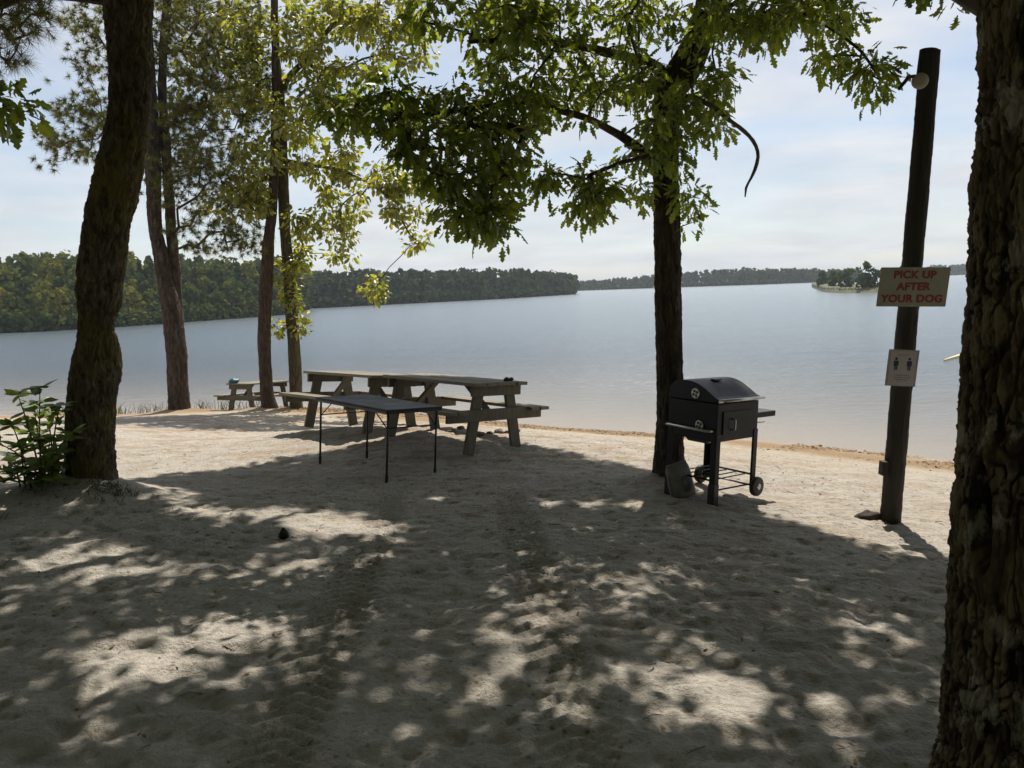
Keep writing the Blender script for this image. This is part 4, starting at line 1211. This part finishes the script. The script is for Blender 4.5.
def sign_frame(px, py, tilt, yaw=0.):
    c = at(px, py, Ypole-.125)
    M = Matrix.Translation(c) @ Matrix.Rotation(yaw, 4, 'Z') @ Matrix.Rotation(rad(90), 4, 'X') @ Matrix.Rotation(tilt, 4, 'Z')
    return M
Ms = sign_frame(913, 287, rad(-2.2), rad(-6))
root = thing('dog_sign', 'off-white sign with red words PICK UP AFTER YOUR DOG on the pole', 'sign', M=Ms)
def rrect(w, h, r, t, z=0, shear=0.):
    P_ = []
    for cx, cy, a0 in ((w/2-r, h/2-r, 0), (-w/2+r, h/2-r, 90), (-w/2+r, -h/2+r, 180), (w/2-r, -h/2+r, 270)):
        for a in np.linspace(a0, a0+90, 5): P_.append((cx+r*math.cos(rad(a))+shear*(cy+r*math.sin(rad(a))), cy+r*math.sin(rad(a))))
    P_ = np.array(P_); n = len(P_)
    m = MB(); m.add(np.vstack([np.c_[P_, np.full(n, z)], np.c_[P_, np.full(n, z+t)]]), [[i, (i+1) % n, n+(i+1) % n, n+i] for i in range(n)])
    m.P.setdefault(n, []).append(np.array([list(range(n))[::-1]])); m.P[n].append(np.array([list(range(n, 2*n))]))
    return m
sk = .07
sw, shh = .520, .305
Ssh = Matrix(((1, sk, 0, 0), (0, 1, 0, 0), (0, 0, 1, 0), (0, 0, 0, 1)))
rrect(sw, shh, .008, .006, 0, sk).build('sign_panel', M_sign, root, bevel=.001)
for body, y, size, sp in (('PICK UP', .096, .080, 1.08), ('AFTER', .004, .080, 1.08), ('YOUR DOG', -.090, .080, 1.08)):
    text_mesh('lettering', body, size, M_red, root, .0035, Ssh @ Matrix.Translation((0, y-.003, .0075)) @ Matrix.Diagonal((1.02, 1.0, 1, 1)), sp)
for y in (.138, -.142): MB().lathe([(.007, 0), (.006, .003)], 10, Matrix.Translation((0, y, .006))).build('screw', M_steel, root)

Mp = sign_frame(902, 368, rad(-4), rad(-6))
root = thing('paper_notice', 'small pale notice with two blue figures, fixed lower on the pole', 'sign', M=Mp)
rrect(.232, .290, .006, .002, 0, .03).build('plastic_sleeve', M_sleeve, root)
rrect(.196, .270, .004, .002, .0026, .03).build('paper_sheet', M_paper, root)
for sx in (-1, 1):
    m = MB()
    c = np.array([sx*.050, .030])
    k = 14; a = np.arange(k)/k*2*np.pi
    def disc(cx, cy, rx, ry):
        base = m.n
        m.add(np.c_[cx+rx*np.cos(a), cy+ry*np.sin(a), np.full(k, .0056)], np.array([list(range(k))]))
    disc(c[0], c[1]+.043, .0105, .012)
    for poly in ([(-.018, .027), (.018, .027), (.020, -.010), (.013, -.010), (.011, -.048), (.002, -.048), (.001, -.012), (-.001, -.012), (-.002, -.048), (-.011, -.048), (-.013, -.010), (-.020, -.010)],):
        pp = np.array(poly)+c
        m.add(np.c_[pp, np.full(len(pp), .0060)], np.array([list(range(len(pp)))]))
    m.build('figure_print', M_blue, root)
for y, w_ in ((-.058, .11), (-.076, .13), (-.093, .10), (.104, .08)): MB().box((0, y, .0056), (w_, .008, .0008)).build('faded_line', M_grey_print, root)

# ------------------------------------------------------------------ small loose things
def lump(name, label, cat_, p, size, mat_, seed, group=None, sink_=.3, rot=0.):
    n = 14; m_ = 22
    th = np.linspace(0, np.pi, n); ph = np.arange(m_)/m_*2*np.pi
    D = np.stack([np.outer(np.sin(th), np.cos(ph)), np.outer(np.sin(th), np.sin(ph)), np.outer(np.cos(th), np.ones(m_))], -1)
    r = 1+.32*perlin(D*1.4+seed*3.7, seed)+.14*perlin(D*3.5+seed, seed+1)
    V = D*r[..., None]*np.array(size)/2
    i = np.arange(n-1)[:, None]*m_; j = np.arange(m_)[None]; j2 = (j+1) % m_
    Q = np.stack([i+j, i+m_+j, i+m_+j2, i+j2], -1).reshape(-1, 4)
    o = mk(name, V.reshape(-1, 3), [Q], mat_, smooth=True)
    o.location = (p[0], p[1], p[2]+size[2]*(.5-sink_)); o.rotation_euler = (0, 0, rot)
    return tag(o, label, cat_, group)

# dark cone on the open sand
def cone():
    b = ground_at(284, 538); r = .032
    V, tri = [], []
    parts = []
    for k in range(60):
        t = k/60; a = k*2.39996
        rr = r*math.sin(math.pi*(.1+.85*t))
        c = np.array([rr*math.cos(a), rr*math.sin(a), .005+.07*t])
        parts.append(scatter_leaves(plain_leaf(.42), c[None]*.6, np.array([[math.cos(a), math.sin(a), .25]]), np.array([[0, 0, 1.]]), np.array([.026])))
    V, P = cat(parts)
    m = MB(); m.lathe([(.006, .0), (r*.85, .02), (r*.9, .045), (.008, .076)], 14)
    root = thing('pine_cone', 'dark round pine cone lying alone on the sand left of the wheel tracks', 'pine cone', (b[0], b[1], float(ground_z(b[0], b[1]))-.002))
    m.build('cone_core', M_cone, root, smooth=True)
    mk('cone_scales', V, P, M_cone, root)
cone()

b = ground_at(868, 519); lump('wood_chunk', 'dark broken chunk of wood lying left of the pole foot', 'wood', (b[0], b[1], float(ground_z(b[0], b[1]))), (.24, .14, .10), M_clod, 4, rot=.3)
for k, (px, py, sz) in enumerate(((480, 437, .10), (490, 435, .08), (499, 434, .11), (508, 434, .09), (516, 432, .10), (452, 432, .09), (461, 430, .08))):
    b = ground_at(px, py)
    lump('stone', 'small grey stone in the loose row on the sand under the nearest picnic table', 'stone', (b[0], b[1], float(ground_z(b[0], b[1]))), (sz*1.2, sz, sz*.7), M_rock, 10+k, 'stones under the nearest picnic table')

def on_table(pose, x, y):
    v = pose_matrix(*pose) @ Vector((x, y, .762)); return np.array(v)
p_ = on_table(POSE['near_table'], .16, .10)
lump('dark_lump', 'left one of two small dark lumps on the end of the nearest picnic table', 'lump', p_, (.07, .06, .05), M_clod, 31, 'dark lumps on the table end', .1)
p_ = on_table(POSE['near_table'], .25, .13)
lump('dark_lump', 'right one of two small dark lumps on the end of the nearest picnic table', 'lump', p_, (.075, .06, .045), M_clod, 32, 'dark lumps on the table end', .1)
p_ = on_table(POSE['small_table'], -.20, .12)
lump('blue_bundle', 'small blue bundle lying on the left end of the distant picnic table', 'bundle', p_, (.26, .2, .14), M_bluecloth, 33, None, .12)

# pale plank on the water beside the big trunk
q0 = CAM+ray(944, 361)*((WATER-CAM[2])/ray(944, 361)[2]); q1 = CAM+ray(985, 349.5)*((WATER-CAM[2])/ray(985, 349.5)[2])
dr = unit(q1-q0)
sd_ = np.array([-dr[1], dr[0], 0])
m = MB(); L_ = np.linalg.norm(q1-q0)
m.add(np.array([[0, -.02, -.05], [L_, -.16, -.05], [L_, .16, -.05], [0, .02, -.05], [0, -.02, .03], [L_, -.16, .10], [L_, .16, .10], [0, .02, .03]]), [[0, 3, 2, 1], [4, 5, 6, 7], [0, 1, 5, 4], [1, 2, 6, 5], [2, 3, 7, 6], [3, 0, 4, 7]])
o = m.build('floating_plank', M_yellow, bevel=.008)
o.matrix_world = Matrix.Translation((q0[0], q0[1], WATER+.02)) @ Matrix.Rotation(math.atan2(dr[1], dr[0]), 4, 'Z')
tag(o, 'pale yellow plank floating on the lake beside the large furrowed trunk', 'plank')

# ------------------------------------------------------------------ far shores
def wpt(px, py):
    d = ray(px, py); return CAM+d*((WATER-CAM[2])/d[2])

def shore_line(pts, n):
    W_ = np.array([wpt(*p) for p in pts])[:, :2]
    t = np.linspace(0, 1, len(W_)); q = np.linspace(0, 1, n)
    return np.c_[np.interp(q, t, W_[:, 0]), np.interp(q, t, W_[:, 1])]

def bank_mesh(name, line, prof, m_, jitter=1.0, seed=0):
    """prof: (distance behind the water line, height over water)"""
    out_d = unit(line)            # away from the camera
    rows = []
    for k, (d_, h_) in enumerate(prof):
        jj = jitter*d_*.0+ (jitter*perlin2(line[:, 0]*.05, line[:, 1]*.05, seed) if k else jitter*.5*perlin2(line[:, 0]*.12, line[:, 1]*.12, seed+1))
        hh = h_*(1+.35*perlin2(line[:, 0]*.06+9, line[:, 1]*.06, seed+2)) if h_ > 0 else h_
        rows.append(np.c_[line+out_d*(d_+jj)[:, None] if np.ndim(jj) else line+out_d*d_, np.broadcast_to(WATER+hh, (len(line),))])
    R_ = np.array(rows); a, b = R_.shape[:2]
    i = np.arange(a*b).reshape(a, b)
    Qd = np.stack([i[:-1, :-1], i[:-1, 1:], i[1:, 1:], i[1:, :-1]], -1).reshape(-1, 4)
    return tag(mk(name, R_.reshape(-1, 3), [Qd], m_, smooth=True), kind='structure')

def crown_cards(base, h, cr, n_lobe, per, card, rg, conifer=False, low=.12):
    """leaf clumps spread over the lobes of one crown"""
    lob = []
    for _ in range(n_lobe):
        t = rg.uniform(low, 1)
        if conifer: w_ = cr*(1.02-t)**.8*rg.uniform(.3, 1)
        else: w_ = cr*math.sqrt(max(.05, 1-((t-.55)/.52)**2))*rg.uniform(.2, .9)
        a = rg.uniform(0, 6.283)
        lob.append((w_*math.cos(a), w_*math.sin(a), t*h))
    lob = np.array(lob)+np.array(base)
    lr = cr*(.34 if not conifer else .24)*rg.uniform(.7, 1.25, n_lobe)
    c = np.repeat(lob, per, 0); r_ = np.repeat(lr, per)
    nn = len(c)
    d = unit(rg.normal(size=(nn, 3))+np.array([0, 0, .35]))
    pos = c+d*r_[:, None]*rg.uniform(.65, 1.08, (nn, 1))
    nrm = unit(d+rg.normal(size=(nn, 3))*.45)
    u = unit(np.cross(nrm, rg.normal(size=(nn, 3)))); v = np.cross(nrm, u)
    s = card*rg.uniform(.5, 1.2, (nn, 1))
    sq = rg.uniform(.5, 1, (nn, 1))
    V = np.stack([pos-u*s-v*s*.3*sq, pos-u*s*.1-v*s*sq, pos+u*s*.9-v*s*.1, pos+u*s*.15+v*s*sq], 1).reshape(-1, 3)
    return V, [np.arange(nn*4).reshape(nn, 4)]

def woodland(name, label, line, depth, count, hr, card, m_, rg, n_lobe=12, per=9, front=1.0, pine=.4, rise=0., hfun=None):
    parts, tints = [], []
    trunk_parts = []
    od = unit(line)
    for k in range(count):
        j = rg.integers(len(line)); back = front+depth*rg.uniform()**1.1
        p = line[j]+od[j]*back+rg.normal(size=2)*.5
        h = rg.uniform(*hr)*(hfun(j/len(line)) if hfun else 1)
        if back < front+depth*.25: h *= .72
        con = rg.uniform() < pine
        z = WATER+.3+rise*(back/depth)
        cr = h*(.16 if con else .27)*rg.uniform(.8, 1.2)
        V, P = crown_cards((p[0], p[1], z), h, cr, n_lobe, per, card, rg, con, .05 if back < front+depth*.3 else .3)
        parts.append((V, P)); tints.append(np.full(len(V), (rg.uniform(.0, .45) if con else rg.uniform(.15, 1))))
        Vt, Qt = tube_arrays(np.array([(p[0], p[1], z-.6), (p[0], p[1], z+h*.45), (p[0], p[1], z+h*.9)]), np.array([.16, .12, .04])*h/9, 4)
        parts.append((Vt, [Qt])); tints.append(np.full(len(Vt), .1))
    for k in range(count//2):            # bushes leaning out over the water line
        j = rg.integers(len(line)); h = hr[0]*rg.uniform(.22, .42)*(hfun(j/len(line)) if hfun else 1)
        p = line[j]+od[j]*rg.uniform(-.25, 1.4)*card*1.5
        V, P = crown_cards((p[0], p[1], WATER-.1), h, h*.75, 7, per, card*.8, rg, False, 0)
        parts.append((V, P)); tints.append(np.full(len(V), rg.uniform(.1, .7)))
    V, P = cat(parts)
    o = mk(name, V, P, m_)
    attr(o, 'tint', np.concatenate(tints))
    return tag(o, label, 'woodland', kind='stuff')

rw = np.random.default_rng(77)
lineA = shore_line([(-260, 343), (-120, 338), (0, 333), (60, 330.5), (140, 325.5), (200, 321), (250, 317.5), (285, 314.5), (306, 311.5)], 260)
bank_mesh('shore_bank', lineA, [(-.6, -.4), (0, .0), (.5, .25), (6, .9), (18, 2.6), (36, 4.6), (70, 5.0)], M_bank, .8, 3)
woodland('woodland', 'mixed green wood covering the left shore behind the mossy trunk', lineA, 34, 420, (5.6, 7.6), .42, M_wood_near, rw, 18, 12, 4.5, .35, 3.4)
# front row along the left shore, each tree its own thing
def shore_tree(line, j, back, h, cr, tint, label, group, con=False, card=.34, m_=M_wood_near, low=.0, lobes=24, per=14, catn='tree', name='shore_tree'):
    od = unit(line)
    p = line[j]+od[j]*back
    z = WATER+.25
    root = thing(name, label, catn, (p[0], p[1], z), group=group)
    V, P = crown_cards((0, 0, 0), h, cr, lobes, per, card, rw, con, low)
    o = mk('crown', V, P, m_, root); attr(o, 'tint', np.full(len(V), tint))
    Vt, Qt = tube_arrays(np.array([(0, 0, -.5), (.1, 0, h*.4), (0, .1, h*.85)]), np.array([.13, .10, .03])*h/6, 6)
    mk('trunk', Vt, [Qt], M_bark_thin, root, smooth=True)
    return root
pxs = [proj(np.array([q[0], q[1], WATER]))[0] for q in lineA]
def near_j(px): return int(np.argmin(np.abs(np.array(pxs)-px)))
front = [(6, 4.6, 1.5, .95), (20, 3.8, 1.4, .35), (34, 4.4, 1.5, .5), (48, 4.9, 1.6, .8), (62, 4.3, 1.5, .98), (76, 3.8, 1.4, .55), (122, 4.8, 1.6, .97), (136, 4.4, 1.5, .85), (150, 3.6, 1.3, .5), (192, 4.4, 1.5, .4), (206, 4.0, 1.4, .25), (220, 3.6, 1.3, .5), (234, 4.2, 1.4, .3), (248, 4.4, 1.5, .45), (282, 4.0, 1.4, .6), (300, 3.6, 1.3, .55)]
for k, (px, h, cr, tn) in enumerate(front):
    if px in (6, 62): lab, grp = {6: 'yellow green tree on the far left shore at the left picture edge', 62: 'yellow green tree on the left shore just left of the mossy trunk'}[px], None
    elif px == 122: lab, grp = 'yellow green tree on the left shore between the mossy trunk and the pine', None
    else: lab, grp = 'low green tree in the front row at the water along the left shore', 'front row trees on the left shore'
    shore_tree(lineA, near_j(px), 1.6+rw.uniform(0, 1.2), h*1.08, cr*1.1, tn, lab, grp)

lineB = shore_line([(290, 309.5), (340, 307), (420, 303), (500, 299), (575, 294.3)], 220)
bank_mesh('shore_bank', lineB, [(-3, -.8), (0, .0), (2, .4), (10, 1.0), (60, 2.5)], M_bank, .8, 5)
woodland('woodland', 'dark green wooded point reaching out into the lake in the middle distance', lineB, 45, 620, (7.0, 8.8), .85, M_wood_pine, rw, 9, 7, 1.0, .55, .5, lambda t: 1.0 if t < .8 else 1.0-1.1*(t-.8))

lineC = shore_line([(520, 292.6), (577, 290.8), (640, 288.6), (700, 286.6), (760, 284.6), (812, 282.6), (860, 281)], 220)
bank_mesh('shore_bank', lineC, [(-4, -.8), (0, .0), (3, .4), (15, 1.2), (80, 2.5)], M_bank, 1.5, 6)
woodland('woodland', 'low blue green wood along the far shore across the middle of the lake', lineC, 60, 700, (5.2, 7.4), 1.1, M_wood_pine, rw, 7, 6, 2, .5, .8, lambda t: .62+.5*math.exp(-((t-.58)/.28)**2))

lineD = shore_line([(930, 276.2), (960, 275.0), (1000, 273.4), (1060, 271)], 60)
bank_mesh('shore_bank', lineD, [(-5, -.8), (0, .0), (5, .6), (90, 2.0)], M_bank, 1.5, 8)
woodland('woodland', 'faint strip of far wood on the horizon right of the dog sign', lineD, 80, 160, (5.0, 7.0), 2.0, M_wood_pine, rw, 6, 6, 3, .5, .5)

# unseen wood added behind and beside the view to block sky light
parts, tints = [], []
rb = np.random.default_rng(4)
for k in range(46):
    if k < 30: x, y = rb.uniform(-24, 24), rb.uniform(-22, -7)
    elif k < 38: x, y = rb.uniform(-17, -9), rb.uniform(-6, 6)
    else: x, y = rb.uniform(9, 17), rb.uniform(-8, 4)
    z = float(base_z(x, y)); h = rb.uniform(11, 15)
    V, P = crown_cards((x, y, z), h, rb.uniform(3.0, 4.0), 26, 26, .55, rb, False, .12)
    parts.append((V, P)); tints.append(np.full(len(V), rb.uniform(.2, .7)))
    Vt, Qt = tube_arrays(np.array([(x, y, z-.3), (x+.1, y, z+h*.4), (x, y+.1, z+h*.85)]), np.array([.2, .16, .05]), 8)
    parts.append((Vt, [Qt])); tints.append(np.full(len(Vt), .05))
V, P = cat(parts)
o = mk('woodland', V, P, M_wood_near); attr(o, 'tint', np.concatenate(tints))
tag(o, 'unseen green wood added behind and beside the view to block sky light', 'woodland', kind='stuff')

# low grassy point with its own few trees, left of the dog sign
lineE = shore_line([(812, 287.5), (824, 292.2), (845, 293.2), (880, 293), (915, 292.4), (935, 290)], 80)
bank_mesh('shore_bank', lineE, [(-1.5, -.5), (0, .0), (.8, .4), (5, .9), (30, 1.2)], M_bankgrass, .6, 9)
pxe = np.array([proj(np.array([q[0], q[1], WATER]))[0] for q in lineE])
for px, back, h, cr, tn, con, lab in (
        (822, 22, 3.6, 1.5, .25, False, 'small far tree at the left tip of the grassy point'),
        (834, 16, 3.4, 1.5, .35, False, 'low round tree second from the left on the grassy point'),
        (848, 12, 3.7, 1.6, .3, False, 'bushy tree with bare stems midway along the grassy point'),
        (866, 4, 4.4, 1.7, .2, False, 'tallest dark tree on the grassy point just left of the dog sign'),
        (877, 6, 3.6, 1.5, .15, False, 'dark tree half hidden by the dog sign on the grassy point'),
        (905, 6, 3.6, 1.6, .2, False, 'tree on the grassy point behind the pole')):
    shore_tree(lineE, int(np.argmin(np.abs(pxe-px))), back, h, cr, tn, lab, 'trees on the grassy point', con, .42, M_wood_near, .12, 22, 16, name='point_tree')
rg = np.random.default_rng(19)
pp = []
for _ in range(900):
    j = rg.integers(len(lineE)); od = unit(lineE[j]); q = lineE[j]+od*rg.uniform(.6, 7); pp.append((q[0], q[1], WATER+.3+rg.uniform(0, .3)))
V, P = blades(np.array(pp), .55, .16, rg, .4)
tag(mk('reeds', V, P, M_grass), 'pale grass and reeds along the low point left of the dog sign', 'reeds', kind='stuff')

# ------------------------------------------------------------------ haze
def haze():
    m, nt = mat('haze_air')
    v = N(nt, 'ShaderNodeVolumePrincipled', {'Color': (.78, .87, .97, 1), 'Density': .00040})
    o = nt.nodes.new('ShaderNodeOutputMaterial'); nt.links.new(v.outputs[0], o.inputs['Volume'])
    lo, hi = -6.0, 26.0
    o = MB().box((0, 0, (lo+hi)/2), (5200, 5200, hi-lo)).build('haze', m)
    tag(o, kind='stuff')
    return o
HAZE = True
if HAZE: haze()

# ------------------------------------------------------------------ sky and sun
w = bpy.data.worlds.new('World'); scene.world = w; w.use_nodes = True
nt = w.node_tree; nt.nodes.clear()
sky = nt.nodes.new('ShaderNodeTexSky'); sky.sky_type = 'NISHITA'; sky.sun_disc = False
sky.sun_elevation = SUN_EL; sky.sun_rotation = SUN_AZ
sky.air_density = 1.0; sky.dust_density = .5; sky.ozone_density = 2.0
tc = N(nt, 'ShaderNodeTexCoord')
sp = N(nt, 'ShaderNodeSeparateXYZ', {'Vector': tc.outputs['Generated']})
zc = math_(nt, 'ADD', math_(nt, 'MAXIMUM', sp.outputs['Z'], 0.0), .16)
cv = N(nt, 'ShaderNodeCombineXYZ', {'X': math_(nt, 'DIVIDE', sp.outputs['X'], zc), 'Y': math_(nt, 'DIVIDE', sp.outputs['Y'], zc), 'Z': 0.0}).outputs[0]
mp = N(nt, 'ShaderNodeMapping', {'Vector': cv, 'Location': (.35, .1, 0), 'Rotation': (0, 0, .5), 'Scale': (.50, .60, 1)}).outputs[0]
cl = noise(nt, mp, 1.25, 7, .55, .3)
cl2 = noise(nt, mp, 4.0, 5, .55)
cm = math_(nt, 'ADD', math_(nt, 'MULTIPLY', cl, .82), math_(nt, 'MULTIPLY', cl2, .18))
cover = maprange(nt, cm, .40, .58, .42, .98)
ccol = ramp(nt, cl2, [(.3, (5.2, 5.4, 5.75)), (.7, (6.7, 6.8, 7.0))])
col = mixc(nt, cover, sky.outputs[0], ccol)
bg = N(nt, 'ShaderNodeBackground', {'Color': col, 'Strength': .10})
ow = nt.nodes.new('ShaderNodeOutputWorld'); nt.links.new(bg.outputs[0], ow.inputs[0])

sl = bpy.data.lights.new('sun', 'SUN'); sl.energy = 5.0; sl.angle = rad(.53); sl.color = (1.0, .93, .82)
so = bpy.data.objects.new('sun', sl); COL.objects.link(so)
so.rotation_euler = Vector(SD).to_track_quat('Z', 'Y').to_euler()
so.location = (5, 20, 30)

vs = scene.view_settings
vs.view_transform = 'Standard'; vs.look = 'None'; vs.gamma = 1.0; vs.use_curve_mapping = False
vs.exposure = 0.36
scene.render.engine = 'CYCLES'
